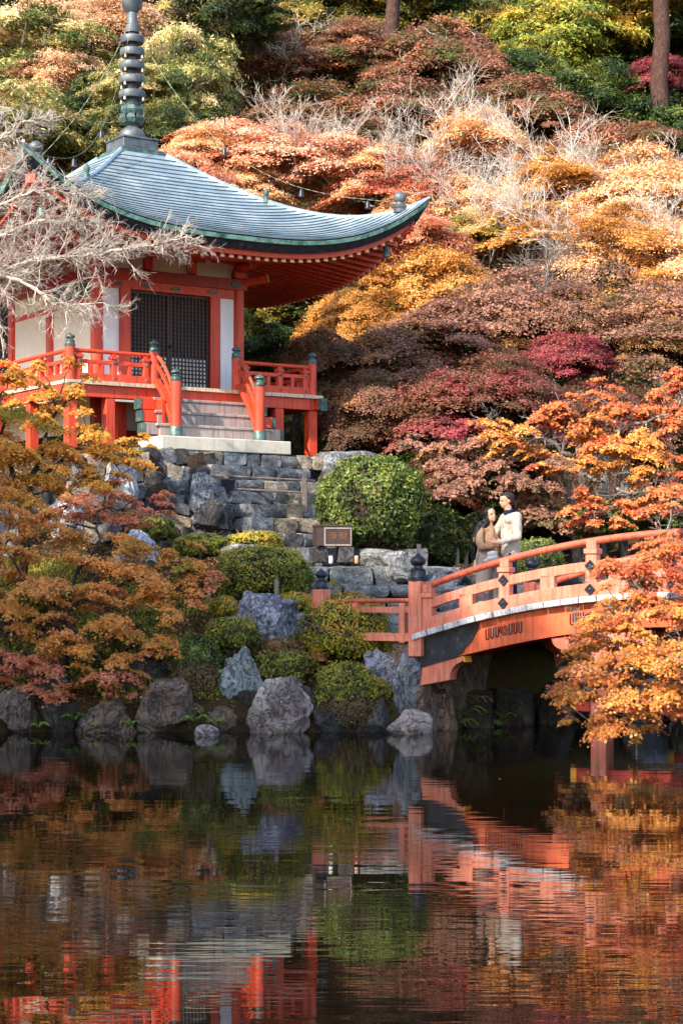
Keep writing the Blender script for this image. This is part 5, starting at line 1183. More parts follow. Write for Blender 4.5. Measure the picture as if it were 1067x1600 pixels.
# ---------------------------------------------------------------- clipped bushes
def bush(u0, u1, v0, v1, Y, mat, label, seed, n=7000, leaf=.035, ry=None, under=None, sq=1., lumps=.07, name='clipped_bush', dead=0, down=0.):
    rs = np.random.default_rng(seed); w = (u1 - u0) / F_PX * Y / 2; p0 = P((u0 + u1) / 2, v0, Y); h = (v1 - v0) / F_PX * Y / 2; ry = (ry or w * .9) * .94; z00 = p0.z - 2 * h; w *= .93; h *= .96
    c = Vector((p0.x, Y, z00 + h)); root = tag(empty(name, (c.x, c.y, c.z - h)), label, 'bush', 'clipped azalea bushes')
    d = rs.normal(size=(n, 3)); d /= np.linalg.norm(d, axis=1, keepdims=True); k = d[:, 2] > -.75; d = d[k]; n = len(d)
    def surf(d):
        q = np.sign(d) * np.abs(d) ** sq; nz = np.array([mnoise.noise(Vector(x) * 2.3 + Vector((seed, 0, 0))) + .5 * mnoise.noise(Vector(x) * 6 + Vector((seed, 3, 0))) for x in d])
        lo = np.array([mnoise.noise(Vector(x) * 1.1 + Vector((0, seed * 3.1, 0))) for x in d]); return q * (1 + lumps * nz + (.08 + lumps * .5) * lo)[:, None], nz
    q, nz = surf(d); dep = 1 - rs.normal(.03, .042, n); Q = q * dep[:, None] * np.array([w, ry, h]) + np.array([0, 0, h])
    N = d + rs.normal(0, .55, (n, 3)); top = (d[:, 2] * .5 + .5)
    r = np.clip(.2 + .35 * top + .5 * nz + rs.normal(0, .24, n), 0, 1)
    gap = (nz > -.36) | (rs.uniform(size=n) < .25); 
    if under: up = d[:, 2] + .25 * nz > under
    else: up = np.ones(n, bool)
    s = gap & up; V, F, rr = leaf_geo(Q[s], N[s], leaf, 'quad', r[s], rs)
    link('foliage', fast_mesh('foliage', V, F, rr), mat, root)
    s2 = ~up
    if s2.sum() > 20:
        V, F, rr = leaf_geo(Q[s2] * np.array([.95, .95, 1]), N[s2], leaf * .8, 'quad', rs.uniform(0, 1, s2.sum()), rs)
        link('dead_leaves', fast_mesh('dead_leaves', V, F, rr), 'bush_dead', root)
    T = Tubes()
    for i in range(46 if w > .4 else 22):
        dd = rs.normal(size=3); dd[2] = rs.uniform(-.5, 1); dd /= np.linalg.norm(dd); b = np.array([rs.normal(0, .08 * w), rs.normal(0, .08 * w), -.1 * h])
        e = dd * np.array([w, ry, h]) * .97 + np.array([0, 0, h]); pts = bez(b, e, .05, rs, 6, .10); T.add(pts, np.linspace(.018 * max(.6, w), .004, 6), 3)
        for q_ in range(4):
            b2 = pts[rs.integers(3, 5)]; e2 = e + rs.normal(0, .16 * w, 3); T.add(bez(b2, e2, .0, rs, 4, .1), [.006, .005, .004, .003], 3)
    link('stems', T.mesh('stems'), 'bark_lichen', root)
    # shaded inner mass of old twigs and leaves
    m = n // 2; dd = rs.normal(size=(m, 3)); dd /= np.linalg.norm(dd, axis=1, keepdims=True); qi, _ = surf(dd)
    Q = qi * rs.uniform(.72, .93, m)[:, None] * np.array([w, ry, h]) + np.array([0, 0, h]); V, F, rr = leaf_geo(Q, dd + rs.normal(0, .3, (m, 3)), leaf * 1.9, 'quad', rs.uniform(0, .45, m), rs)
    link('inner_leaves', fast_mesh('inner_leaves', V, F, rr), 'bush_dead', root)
    return root
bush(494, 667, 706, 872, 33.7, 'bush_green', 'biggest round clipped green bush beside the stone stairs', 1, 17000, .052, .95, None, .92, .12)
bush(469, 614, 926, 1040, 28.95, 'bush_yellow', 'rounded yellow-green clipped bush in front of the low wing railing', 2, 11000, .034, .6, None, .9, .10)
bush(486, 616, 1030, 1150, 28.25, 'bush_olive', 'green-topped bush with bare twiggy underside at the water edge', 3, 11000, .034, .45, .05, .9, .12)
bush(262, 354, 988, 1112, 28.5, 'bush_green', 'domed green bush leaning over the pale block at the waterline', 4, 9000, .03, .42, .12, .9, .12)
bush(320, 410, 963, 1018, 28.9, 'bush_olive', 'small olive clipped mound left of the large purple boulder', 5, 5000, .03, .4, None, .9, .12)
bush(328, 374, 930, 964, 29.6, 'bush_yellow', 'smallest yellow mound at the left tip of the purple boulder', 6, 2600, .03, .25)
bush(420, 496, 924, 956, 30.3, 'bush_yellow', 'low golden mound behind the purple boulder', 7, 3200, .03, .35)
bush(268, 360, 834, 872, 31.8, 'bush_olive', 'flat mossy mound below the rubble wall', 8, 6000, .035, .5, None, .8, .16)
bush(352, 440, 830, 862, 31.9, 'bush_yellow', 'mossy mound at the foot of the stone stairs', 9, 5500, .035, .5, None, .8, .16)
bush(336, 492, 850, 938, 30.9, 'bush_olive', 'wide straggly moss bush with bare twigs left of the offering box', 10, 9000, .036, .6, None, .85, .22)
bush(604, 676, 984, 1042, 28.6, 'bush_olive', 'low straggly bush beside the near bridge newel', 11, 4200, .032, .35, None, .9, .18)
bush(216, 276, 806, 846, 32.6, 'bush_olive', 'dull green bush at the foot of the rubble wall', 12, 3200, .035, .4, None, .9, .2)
bush(400, 450, 790, 846, 33.5, 'bush_olive', 'small upright bush growing beside the lowest visible steps', 13, 2600, .035, .3, None, .9, .2) if False else None
bush(798, 880, 838, 912, 32.6, 'bush_green', 'round green bush behind the bridge handrail beside the man', 14, 5500, .04, .6, None, .9, .12)
bush(874, 990, 776, 850, 35.5, 'fern_green', 'bright green shrub under the orange maple right of the couple', 15, 6000, .06, .9, None, .9, .25)
bush(980, 1110, 760, 850, 36.0, 'fern_green', 'leafy green shrub at the right edge beneath the maples', 16, 6000, .06, .9, None, .9, .25)
bush(-10, 90, 900, 970, 29.8, 'bush_yellow', 'yellow-green shrub at the left edge under the brown maple', 17, 5000, .045, .6, None, .9, .25)
bush(100, 250, 960, 1060, 29.2, 'bush_olive', 'olive shrub under the brown maple branches', 18, 6000, .04, .5, None, .9, .25)
bush(616, 736, 790, 892, 34.9, 'leaf_green_dark', 'dark shrub added for the black shade in the hollow right of the biggest round bush', 31, 5000, .06, .7, None, .9, .2)  # dark foliage added where the hollow is only black shade
bush(700, 800, 800, 886, 35.6, 'leaf_green_dark', 'dark shrub added for the black shade in the hollow behind the woman', 32, 5000, .06, .7, None, .9, .2)  # likewise added to darken the shaded hollow
bush(398, 500, 1016, 1066, 28.75, 'bush_olive', 'low mossy mound just above the rounded pale boulder', 41, 4200, .03, .45, None, .85, .2)
bush(404, 478, 996, 1032, 29.1, 'litter', 'low mound of dry brown growth below the purple boulder', 42, 3600, .035, .4, None, .85, .25)
bush(236, 330, 1090, 1140, 28.3, 'bush_dead', 'low tangle of dry twigs right of the flat-faced pale block', 43, 3600, .03, .3, None, .85, .25)
# ferns by the water
def fern(u, v, Y, sc, label, mat='fern_green', n=9, seed=0):
    rs = np.random.default_rng(seed); p = P(u, v, Y); root = tag(empty('fern', (p.x, Y, p.z)), label, 'fern', 'ferns at the waterline')
    V = []; F = []; R = []
    for i in range(n):
        a = rs.uniform(0, 2 * math.pi); d = np.array([math.cos(a), math.sin(a) * .8 - .2, 0]); L = sc * rs.uniform(.7, 1.1)
        cs = []; ns = []
        sd = np.array([-d[1], d[0], 0])
        for q in range(14):
            t = (q + 1) / 14; b = d * L * t + np.array([0, 0, L * (1.7 * t - 1.5 * t * t)])
            for s in (-1, 1):
                w = .22 * L * (1 - t) ** .6 * s; o = len(V); tip = b + sd * w + d * .03 + np.array([0, 0, -.02])
                V += [b - d * .012, tip, b + d * .02]; F.append((o, o + 1, o + 2)); r = rs.uniform(.2, 1); R += [r] * 3
    link('fronds', fast_mesh('fronds', np.array(V), np.array(F), np.array(R)), mat, root)
for a in ((305, 1128, 27.75, .22, 'bright green fern above the small brown stone'), (335, 1130, 27.7, .16, 'small fern right of the small brown stone'), (116, 1124, 27.9, .2, 'green fern between the mossy boulder and shore rock'),
          (204, 1132, 27.8, .13, 'tiny fern between the mossy boulder and pale block'), (152, 1134, 27.75, .1, 'tiny fern at the foot of the mossy boulder'), (728, 1118, 28.8, .3, 'pale fern hanging in the shade under the bridge'),
          (716, 1136, 28.7, .26, 'dark fern at the waterline under the bridge'), (786, 1122, 29.2, .24, 'green fern under the middle of the bridge'), (764, 1134, 29.0, .18, 'low fern under the bridge at the waterline'),
          (803, 1134, 29.4, .16, 'rightmost fern under the bridge'), (678, 1030, 28.15, .2, 'green fern hanging beside the black sheathed beam end'), (60, 1136, 27.8, .16, 'fern at the left shore rocks')):
    fern(*a, seed=int(a[0]))
fern(738, 1100, 28.9, .34, 'dry tan fern hanging under the bridge abutment', 'dry_frond', 10, 77)
# ---------------------------------------------------------------- trees: crown variants of unit radius
def crown_variant(seed, npad, nleaf, leaf, kind='quad', hgt=.66, padr=(.16, .36), thick=.15, twigs=True, upright=0., round_=False):
    rs = np.random.default_rng(seed); T = Tubes(); Vs = []; Fs = []; Rs = []; o = 0
    nl = 9; limbs = []
    for i in range(nl):
        a = 2 * math.pi * i / nl + rs.uniform(-.3, .3); rr = rs.uniform(.35, .7); e = np.array([math.cos(a) * rr, math.sin(a) * rr, rs.uniform(-.05, .42) * hgt / .62])
        pts = bez((0, 0, -.75), e, rs.uniform(-.02, .06), rs, 8, .13); T.add(pts, np.linspace(.028, .008, 8), 5); limbs.append(pts)
    for i in range(npad):
        a = rs.uniform(0, 2 * math.pi); q = rs.uniform(0, 1) ** .5 * (1.28 if rs.uniform() < .2 else 1)
        if round_: z = rs.uniform(-.8, .9) * max(.05, 1 - q * q * .8) ** .5 * hgt
        else: z = hgt * (max(0, 1 - q ** 2) ** .5 * rs.uniform(-.1, 1.) - .35 * q ** 3 + rs.uniform(-.25, .05))
        c = np.array([math.cos(a) * q * .88, math.sin(a) * q * .88, z]); pr = rs.uniform(*padr) * max(.5, 1.1 - .4 * q)
        n = int(nleaf * (pr / padr[1]) ** 1.6); pt = pad_points(c, pr, n, rs, thick, .3, c[:2], 1)
        base = np.clip(rs.normal(.5, .24), 0, 1); r = np.clip(base + rs.normal(0, .16, n), 0, 1)
        V, F, rr = leaf_geo(pt[0], pt[1] + np.array([c[0] * .9, c[1] * .9, 0]), leaf, kind, r, rs); Vs.append(V); Fs.append(F + o); Rs.append(rr); o += len(V)
        L = limbs[rs.integers(nl)]; b = L[rs.integers(3, 8)]
        bb = min((l[j] for l in limbs for j in (4, 5, 6, 7)), key=lambda p: np.linalg.norm(p - c) + (0.6 if p[2] > c[2] + .1 else 0))
        T.add(bez(bb, c, .03, rs, 5, .1), np.linspace(.010, .004, 5), 3)
        if twigs:
            for k in range(5):
                a2 = rs.uniform(0, 2 * math.pi); e = c + np.array([math.cos(a2) * pr * .9, math.sin(a2) * pr * .9, rs.uniform(-.05, .08)]); T.add(bez(c, e, .03, rs, 4, .12), [.004, .0035, .003, .002], 3)
    return fast_mesh('crown', np.concatenate(Vs), np.concatenate(Fs), np.concatenate(Rs)), T.mesh('limbs')
VA = {}
VA['m1'] = crown_variant(1, 84, 1000, .031); VA['m2'] = crown_variant(2, 80, 1040, .031); VA['m3'] = crown_variant(3, 92, 900, .031); VA['m4'] = crown_variant(14, 76, 1100, .031, padr=(.18, .42))
VA['b1'] = crown_variant(4, 90, 700, .050, 'long', .85, (.16, .28), .22, False, round_=True); VA['b2'] = crown_variant(5, 80, 760, .050, 'long', .85, (.18, .3), .22, False, round_=True)
def bare_variant(seed, n, L, r, up, spread, cone):
    rs = np.random.default_rng(seed); T = Tubes()
    for i in range(n):
        a = rs.uniform(0, 2 * math.pi); d = np.array([math.cos(a) * cone, math.sin(a) * cone, 1.]) ; b = np.array([rs.normal(0, .10), rs.normal(0, .10), -.45])
        twig_fan(T, b, d, L * rs.uniform(.7, 1.1), r, rs, 3, 4, spread, up, 6, .08)
    return T.mesh('bare_twigs')
BV = [bare_variant(31, 9, 1.15, .011, .12, .45, .55), bare_variant(32, 10, 1.05, .010, .15, .5, .7), bare_variant(33, 8, 1.2, .011, .1, .5, .8)]
GRP = 'trees on the wooded hillside'
def trunk_mesh(h, r, seed, lean=.0):
    rs = np.random.default_rng(seed); T = Tubes(); n = 9; t = np.linspace(0, 1, n); pts = np.stack([np.cumsum(rs.normal(0, .03 * h / 3, n)) * (t > 0), np.cumsum(rs.normal(0, .03 * h / 3, n)) * (t > 0), t * h], 1)
    pts[:, 0] -= pts[-1, 0] * t; pts[:, 1] -= pts[-1, 1] * t
    pts[0, 2] = -.4; T.add(pts, r * (1.35 - .75 * t ** .6), 9)
    return T.mesh('trunk'), pts
seedc = [100]
SIB = {'leaf_brown_red': 'leaf_brown_green', 'leaf_brown_green': 'leaf_brown_red', 'leaf_bright_orange': 'leaf_gold_pale', 'leaf_red_orange': 'leaf_bright_orange', 'leaf_gold_pale': 'leaf_gold', 'leaf_gold': 'leaf_green_gold', 'leaf_purple': 'leaf_purple_gold', 'leaf_purple_crimson': 'leaf_purple', 'leaf_dark_red': 'leaf_purple_crimson', 'leaf_evergreen': 'leaf_pink_tan', 'leaf_lime': 'leaf_green_gold', 'leaf_green_gold': 'leaf_brown_green'}
def tree(u, v, Y, R, var, leaf, label, twig=0, bark_='bark_lichen', zs=.8, cat='tree', rz=None, tr=None, name='maple_tree', group=GRP):
    seedc[0] += 1; rs = random.Random(seedc[0]); c = P(u, v, Y); g = G(c.x, Y); hb = c.z - R * .6
    root = tag(empty(name, (c.x, Y, g)), label, cat, group)
    th = max(.3, hb - g + R * .02); tm, _ = trunk_mesh(th, tr or (.05 * R + .03), seedc[0]); link('trunk', tm, 'bark_dark' if bark_ == 'bark_white' else bark_, root)
    rot = (0, 0, rs.uniform(0, 6.28) if rz is None else rz); loc = (0, 0, c.z - g); sc = (R, R, R * zs)
    cm, lm = VA[var]
    rot = (rs.uniform(-.22, .22), rs.uniform(-.22, .22), rot[2]); sc = (R * rs.uniform(.85, 1.15), R * rs.uniform(.85, 1.15), R * zs * rs.uniform(.8, 1.15))
    link('crown', cm, leaf, root, loc, rot, sc); link('limbs', lm, bark_, root, loc, rot, sc)
    a = rs.uniform(0, 6.28); l2 = (math.cos(a) * R * .75, -abs(math.sin(a)) * R * .5, loc[2] + rs.uniform(-.45, .3) * R); k2 = rs.uniform(.5, .68)
    cm2, lm2 = VA[rs.choice(('m1', 'm2', 'm3', 'm4')) if var[0] == 'm' else var]
    leaf2 = SIB.get(leaf, leaf) if rs.random() < .6 else leaf
    link('crown', cm2, leaf2, root, l2, (rot[1], rot[0], rot[2] + 2), (R * k2, R * k2, R * k2 * zs)); link('limbs', lm2, bark_, root, l2, (rot[1], rot[0], rot[2] + 2), (R * k2, R * k2, R * k2 * zs))
    if twig: link('bare_twigs', BV[twig - 1], 'bark_white' if bark_ != 'bark_dark' else 'bark_lichen', root, (rs.uniform(-.3, .3) * R, -.15 * R, c.z - g + .04 * R), (0, 0, rs.uniform(0, 6.28)), (R, R, R * .82))
    return root
T_ = [
 # far back row
 (400, 14, 90, 4.0, 'b1', 'leaf_lime', 'yellow-green tree at the top of the hillside above the roof spire trees', 0, 'bark_dark'),
 (520, 40, 88, 3.4, 'b2', 'leaf_green_gold', 'green tree with golden tips left of the thin dark trunk at the top', 0, 'bark_dark'),
 (660, -16, 92, 4.6, 'b1', 'leaf_green_dark', 'dark green tree at the top centre behind the brown maples', 0, 'bark_dark'),
 (762, 30, 90, 4.0, 'b2', 'leaf_green_gold', 'green tree with orange sprays at the top right of centre', 0, 'bark_dark'),
 (880, 70, 86, 3.4, 'b1', 'leaf_lime', 'brightest yellow-green tree at the upper right, left of the cedar', 0, 'bark_dark'),
 (975, 20, 88, 3.8, 'b2', 'leaf_green_gold', 'green and orange tree right beside the cedar trunk top', 0, 'bark_dark'),
 (1090, 60, 88, 4.2, 'b1', 'leaf_green_dark', 'dark green tree at the upper right corner behind the cedar', 0, 'bark_dark'),
 (270, -30, 90, 4.8, 'b2', 'leaf_green_dark', 'dark green tree at the top behind the spire', 0, 'bark_dark'),
 (110, -40, 92, 5.2, 'b1', 'leaf_green_dark', 'dark green tree at the top left behind the pink sprays', 0, 'bark_dark'),
 (-40, 20, 88, 4.6, 'b2', 'leaf_green_dark', 'dark green tree at the upper left corner', 0, 'bark_dark'),
 (820, 130, 80, 2.4, 'b1', 'leaf_green_dark', 'small deep green tree among brown maples at the upper right', 0, 'bark_dark'),
 (930, 170, 78, 2.8, 'b2', 'leaf_green_dark', 'deep green tree below the yellow-green one at the upper right', 0, 'bark_dark'),
 (1050, 210, 76, 3.0, 'b1', 'leaf_green_dark', 'green tree at the right edge below the red sprays', 0, 'bark_dark'),
 # brown red maples in half shade
 (430, 112, 78, 3.3, 'm1', 'leaf_brown_red', 'brownish red maple right of the tall golden evergreen', 3),
 (560, 96, 79, 3.1, 'm2', 'leaf_brown_red', 'brown maple under the yellow-green tops at the centre', 0),
 (690, 104, 78, 3.4, 'm3', 'leaf_brown_red', 'reddish brown maple with orange tips at upper centre right', 0),
 (806, 176, 75, 3.2, 'm1', 'leaf_brown_red', 'purple-brown maple above the pale golden maples', 0),
 (646, 196, 73, 3.3, 'm4', 'leaf_brown_red', 'broad brown maple at the middle of the upper hillside', 0),
 (506, 196, 74, 3.1, 'm3', 'leaf_brown_green', 'brown and green maple above the orange crowns', 0),
 (930, 250, 71, 2.8, 'm2', 'leaf_brown_red', 'brown maple with dark forked trunk below the cedar', 0, 'bark_dark'),
 (1034, 118, 77, 1.7, 'm2', 'leaf_crimson', 'small crimson maple crossing the cedar trunk at upper right', 0, 'bark_dark'),
 (376, 58, 80, 2.6, 'm4', 'leaf_brown_green', 'brown-green maple left of the thin dark trunk near the top', 3),
 (720, 262, 69, 2.6, 'm1', 'leaf_brown_green', 'brown-green maple behind the tallest pale golden maple', 0),
 (850, 290, 69, 2.6, 'm4', 'leaf_brown_red', 'dull red maple behind the pale golden crowns', 0),
 (570, 236, 68, 2.4, 'm2', 'leaf_brown_green', 'olive-brown maple just above the red-orange crown', 0),
 # upper left evergreens
 (50, 96, 64, 2.9, 'b1', 'leaf_evergreen', 'sunlit golden evergreen at the upper left', 0),
 (286, 120, 58, 2.2, 'b2', 'leaf_evergreen', 'sunlit golden evergreen right of the spire', 0),
 (196, 168, 60, 2.3, 'b1', 'leaf_evergreen_dark', 'green evergreen directly behind the spire', 0),
 (16, 214, 56, 2.3, 'b2', 'leaf_evergreen', 'pale golden evergreen at the left edge above the bare branches', 0),
 (120, 214, 58, 2.2, 'b1', 'leaf_evergreen_dark', 'darker evergreen between the spire and the left roof corner', 0),
 (176, 40, 66, 2.3, 'm2', 'leaf_pink_tan', 'pinkish tan tree behind the upper spire', 0),
 (90, 30, 68, 2.3, 'm3', 'leaf_pink_tan', 'pinkish tan tree at the upper left of the spire', 0),
 (250, 216, 55, 1.7, 'b2', 'leaf_evergreen_dark', 'green evergreen low behind the right side of the spire', 0),
 (330, 40, 74, 2.6, 'b1', 'leaf_evergreen_dark', 'green tree with yellow tips above the golden evergreen', 0),
 # bright orange group above the roof
 (340, 236, 54, 2.0, 'm1', 'leaf_bright_orange', 'bright orange maple just above the roof slope', 0),
 (440, 250, 54, 2.2, 'm4', 'leaf_bright_orange', 'brightest orange maple above the middle of the roof', 2),
 (536, 268, 54, 2.0, 'm2', 'leaf_bright_orange', 'pale orange maple with bare twigs above the roof', 2),
 (620, 292, 53, 2.1, 'm3', 'leaf_red_orange', 'red-orange maple above the upturned eave tip', 3),
 (280, 300, 50, 1.8, 'm4', 'leaf_bright_orange', 'orange maple hidden low behind the roof', 0),
 # pale golden group on the right
 (748, 236, 58, 2.3, 'm3', 'leaf_gold_pale', 'tallest pale golden maple with white twigs at centre right', 1, 'bark_white'),
 (862, 300, 56, 2.5, 'm1', 'leaf_gold_pale', 'pale golden maple below the dark forked trunk', 1, 'bark_white'),
 (1000, 310, 55, 2.5, 'm4', 'leaf_gold_pale', 'pale golden maple at the right edge', 2, 'bark_white'),
 (716, 330, 52, 1.9, 'm2', 'leaf_gold_pale', 'white-twigged golden maple right of the eave tip', 2, 'bark_white'),
 (806, 374, 51, 2.1, 'm1', 'leaf_gold', 'golden maple with slender pale stems at centre right', 1, 'bark_white'),
 (936, 392, 50, 2.3, 'm3', 'leaf_gold_pale', 'pale golden maple full of grey twigs', 3, 'bark_white'),
 (1062, 410, 49, 2.1, 'm2', 'leaf_gold_pale', 'grey-twigged maple low at the right edge', 1, 'bark_white'),
 (640, 388, 49, 1.8, 'm4', 'leaf_red_orange', 'orange-red maple just right of the wind bell', 0),
 (560, 438, 48, 1.7, 'm1', 'leaf_gold', 'golden maple under the eave overhang', 0, 'bark_dark'),
 (672, 452, 47, 1.9, 'm3', 'leaf_gold', 'broad golden maple right of the hall', 0, 'bark_dark'),
 (462, 470, 47, 1.5, 'b1', 'leaf_green_gold', 'green tree with gold tips right of the corner column', 0, 'bark_dark'),
 (530, 520, 46, 1.6, 'm2', 'leaf_gold', 'low golden maple behind the right veranda railing', 0, 'bark_dark'),
 (424, 540, 47, 1.5, 'b2', 'leaf_green_dark', 'dark glossy tree in shade beside the corner column', 0, 'bark_dark'),
 (540, 400, 52, 1.6, 'b1', 'leaf_green_gold', 'green-gold tree in shade below the eave tip', 0, 'bark_dark'),
 (612, 500, 46, 1.6, 'm4', 'leaf_gold', 'golden brown maple above the purple crowns', 0, 'bark_dark'),
 # purple belt
 (590, 574, 42, 1.7, 'm1', 'leaf_purple', 'purple-brown maple right of the veranda corner', 0, 'bark_dark'),
 (706, 530, 43, 2.0, 'm3', 'leaf_purple', 'dusky purple maple below the golden maples', 0, 'bark_dark'),
 (826, 492, 44, 2.1, 'm2', 'leaf_purple', 'purple maple mixed with pale bare twigs', 3, 'bark_dark'),
 (948, 500, 44, 2.1, 'm4', 'leaf_purple', 'purple-grey maple at the middle right', 0, 'bark_dark'),
 (1056, 520, 43, 2.0, 'm1', 'leaf_purple', 'purple maple at the right edge above the orange branches', 0, 'bark_dark'),
 (668, 640, 40, 1.6, 'm2', 'leaf_purple_crimson', 'crimson-tinged maple overhanging the dark hollow', 0, 'bark_dark'),
 (780, 620, 39.5, 1.7, 'm4', 'leaf_purple_crimson', 'crimson and brown maple above the couple', 0, 'bark_dark'),
 (560, 648, 40, 1.3, 'm3', 'leaf_dark_red', 'dark maple between the veranda posts and the round bush', 0, 'bark_dark'),
 (880, 556, 41, 1.2, 'm2', 'leaf_crimson', 'small vivid crimson maple among the purple ones', 0, 'bark_dark'),
 (760, 712, 38, 1.5, 'm1', 'leaf_dark_red', 'low dark red maple over the hollow behind the couple', 0, 'bark_dark'),
 (900, 656, 40, 1.7, 'm3', 'leaf_purple_crimson', 'dark crimson maple behind the orange branches', 0, 'bark_dark'),
 (1010, 640, 41, 1.9, 'm4', 'leaf_purple', 'shaded purple maple behind the right orange branches', 0, 'bark_dark'),
 (850, 790, 37.5, 1.0, 'm2', 'leaf_dark_red', 'low brown maple crown just right of the man', 0, 'bark_dark'),
 (930, 770, 39, 1.4, 'm3', 'leaf_dark_red', 'dark maple mass under the lichen-covered trunks', 0, 'bark_dark'),
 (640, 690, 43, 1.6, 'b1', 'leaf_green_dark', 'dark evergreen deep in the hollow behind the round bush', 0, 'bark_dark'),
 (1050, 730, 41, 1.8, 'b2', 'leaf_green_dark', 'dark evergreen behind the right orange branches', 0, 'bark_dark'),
 (760, 840, 43, 1.9, 'b1', 'leaf_green_dark', 'dark evergreen added for the deep shade at the bottom of the hollow', 0, 'bark_dark'),  # dark crown added to make the hollow read as deep shade
 (660, 850, 44, 1.9, 'b2', 'leaf_green_dark', 'dark evergreen added for the deep shade behind the three grey stakes', 0, 'bark_dark'),  # second dark crown added for the hollow's shade
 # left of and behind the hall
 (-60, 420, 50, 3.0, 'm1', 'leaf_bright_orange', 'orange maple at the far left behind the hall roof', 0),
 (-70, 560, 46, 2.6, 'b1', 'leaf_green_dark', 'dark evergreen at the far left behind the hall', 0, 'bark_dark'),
 (668, 800, 38.5, 1.3, 'b1', 'leaf_green_dark', 'dark shrub-like evergreen added for shade in the hollow right of the round bush', 0, 'bark_dark'),  # dark leaves added in place of the hollow's black shade
 (724, 790, 39, 1.3, 'b2', 'leaf_green_dark', 'dark evergreen added for shade directly behind the woman in the hollow', 0, 'bark_dark'),  # added to darken the hollow behind the woman
 (700, 740, 40, 1.4, 'b1', 'leaf_green_dark', 'dark evergreen added for shade at the top of the hollow', 0, 'bark_dark'),  # added to darken the upper part of the hollow
 (30, 330, 54, 2.4, 'm4', 'leaf_pink_tan', 'pinkish maple behind the left roof corner', 0),
]
for a in T_: tree(*a)
# tall trunks
def big_trunk(u, Y, r, label, vtop=-300):
    x = XU(u, Y); g = G(x, Y); h = P(u, vtop, Y).z - g; root = tag(empty('cedar_tree', (x, Y, g)), label, 'tree', GRP); tm, _ = trunk_mesh(h, r, int(u)); link('trunk', tm, 'bark_cedar', root)
    cm, lm = VA['b1']; link('crown', cm, 'leaf_green_dark', root, (0, 0, h * .97), (0, 0, 1), (3, 3, 3.2))
big_trunk(1042, 74, .34, 'tall cedar with thick reddish trunk at the upper right')
big_trunk(612, 84, .32, 'tall cedar trunk at the top centre between brown maples', -260)
big_trunk(160, 72, .3, 'dark tall trunk at the upper left behind the golden evergreen', -260)
big_trunk(330, 84, .3, 'slim dark trunk at the top, right of the golden evergreen', -260)
# undergrowth covering the hillside floor
rs = np.random.default_rng(55); n = 40000; Y = 41 + 60 * rs.uniform(0, 1, n) ** 1.1; X = (rs.uniform(-.24, .24, n)) * Y; k = ~((np.abs(X + 4.3) < 6) & (Y < 46)) ; X, Y = X[k], Y[k]
z = ground_np(X, Y); cn = np.stack([X, Y, z + rs.uniform(0, .5, len(X)) ** 1.5], 1)
V, F, rr = leaf_geo(cn, rs.normal(0, .6, (len(X), 3)) + np.array([0, -.5, .8]), .2, 'quad', rs.uniform(0, 1, len(X)), rs)
link('undergrowth', fast_mesh('undergrowth', V, F, rr), 'leaf_green_dark', kind='stuff')
# unseen trees added on the left bank to shade the garden and bridge foot
for i, (t_, h, R) in enumerate(((-9.5, 11, 2.6), (-5.8, 13, 2.6), (-2.2, 14.5, 2.6), (1.4, 16, 2.6), (5.0, 13, 2.2))):
    x, y = -13.3 + .788 * t_, 14.3 - .616 * t_; g = G(x, y); root = tag(empty('added_shade_tree', (x, y, g)), ['added unseen shade tree on the near left bank, farthest back', 'added unseen shade tree second from the back on the near left bank', 'added unseen shade tree in the middle of the near left bank row', 'added unseen shade tree second nearest the camera on the left bank', 'added unseen shade tree nearest the camera on the left bank'][i], 'tree', 'added shade trees on the near left bank')
    tm, _ = trunk_mesh(h, .3, 900 + i); link('trunk', tm, 'bark_dark', root)
    for k, zz in enumerate((h * .28, h * .46, h * .64, h * .82, h)):
        cm, lm = VA['b1' if k % 2 else 'b2']; link('crown', cm, 'leaf_green_dark', root, (0, 0, zz), (0, 0, i + k), (R, R, R))

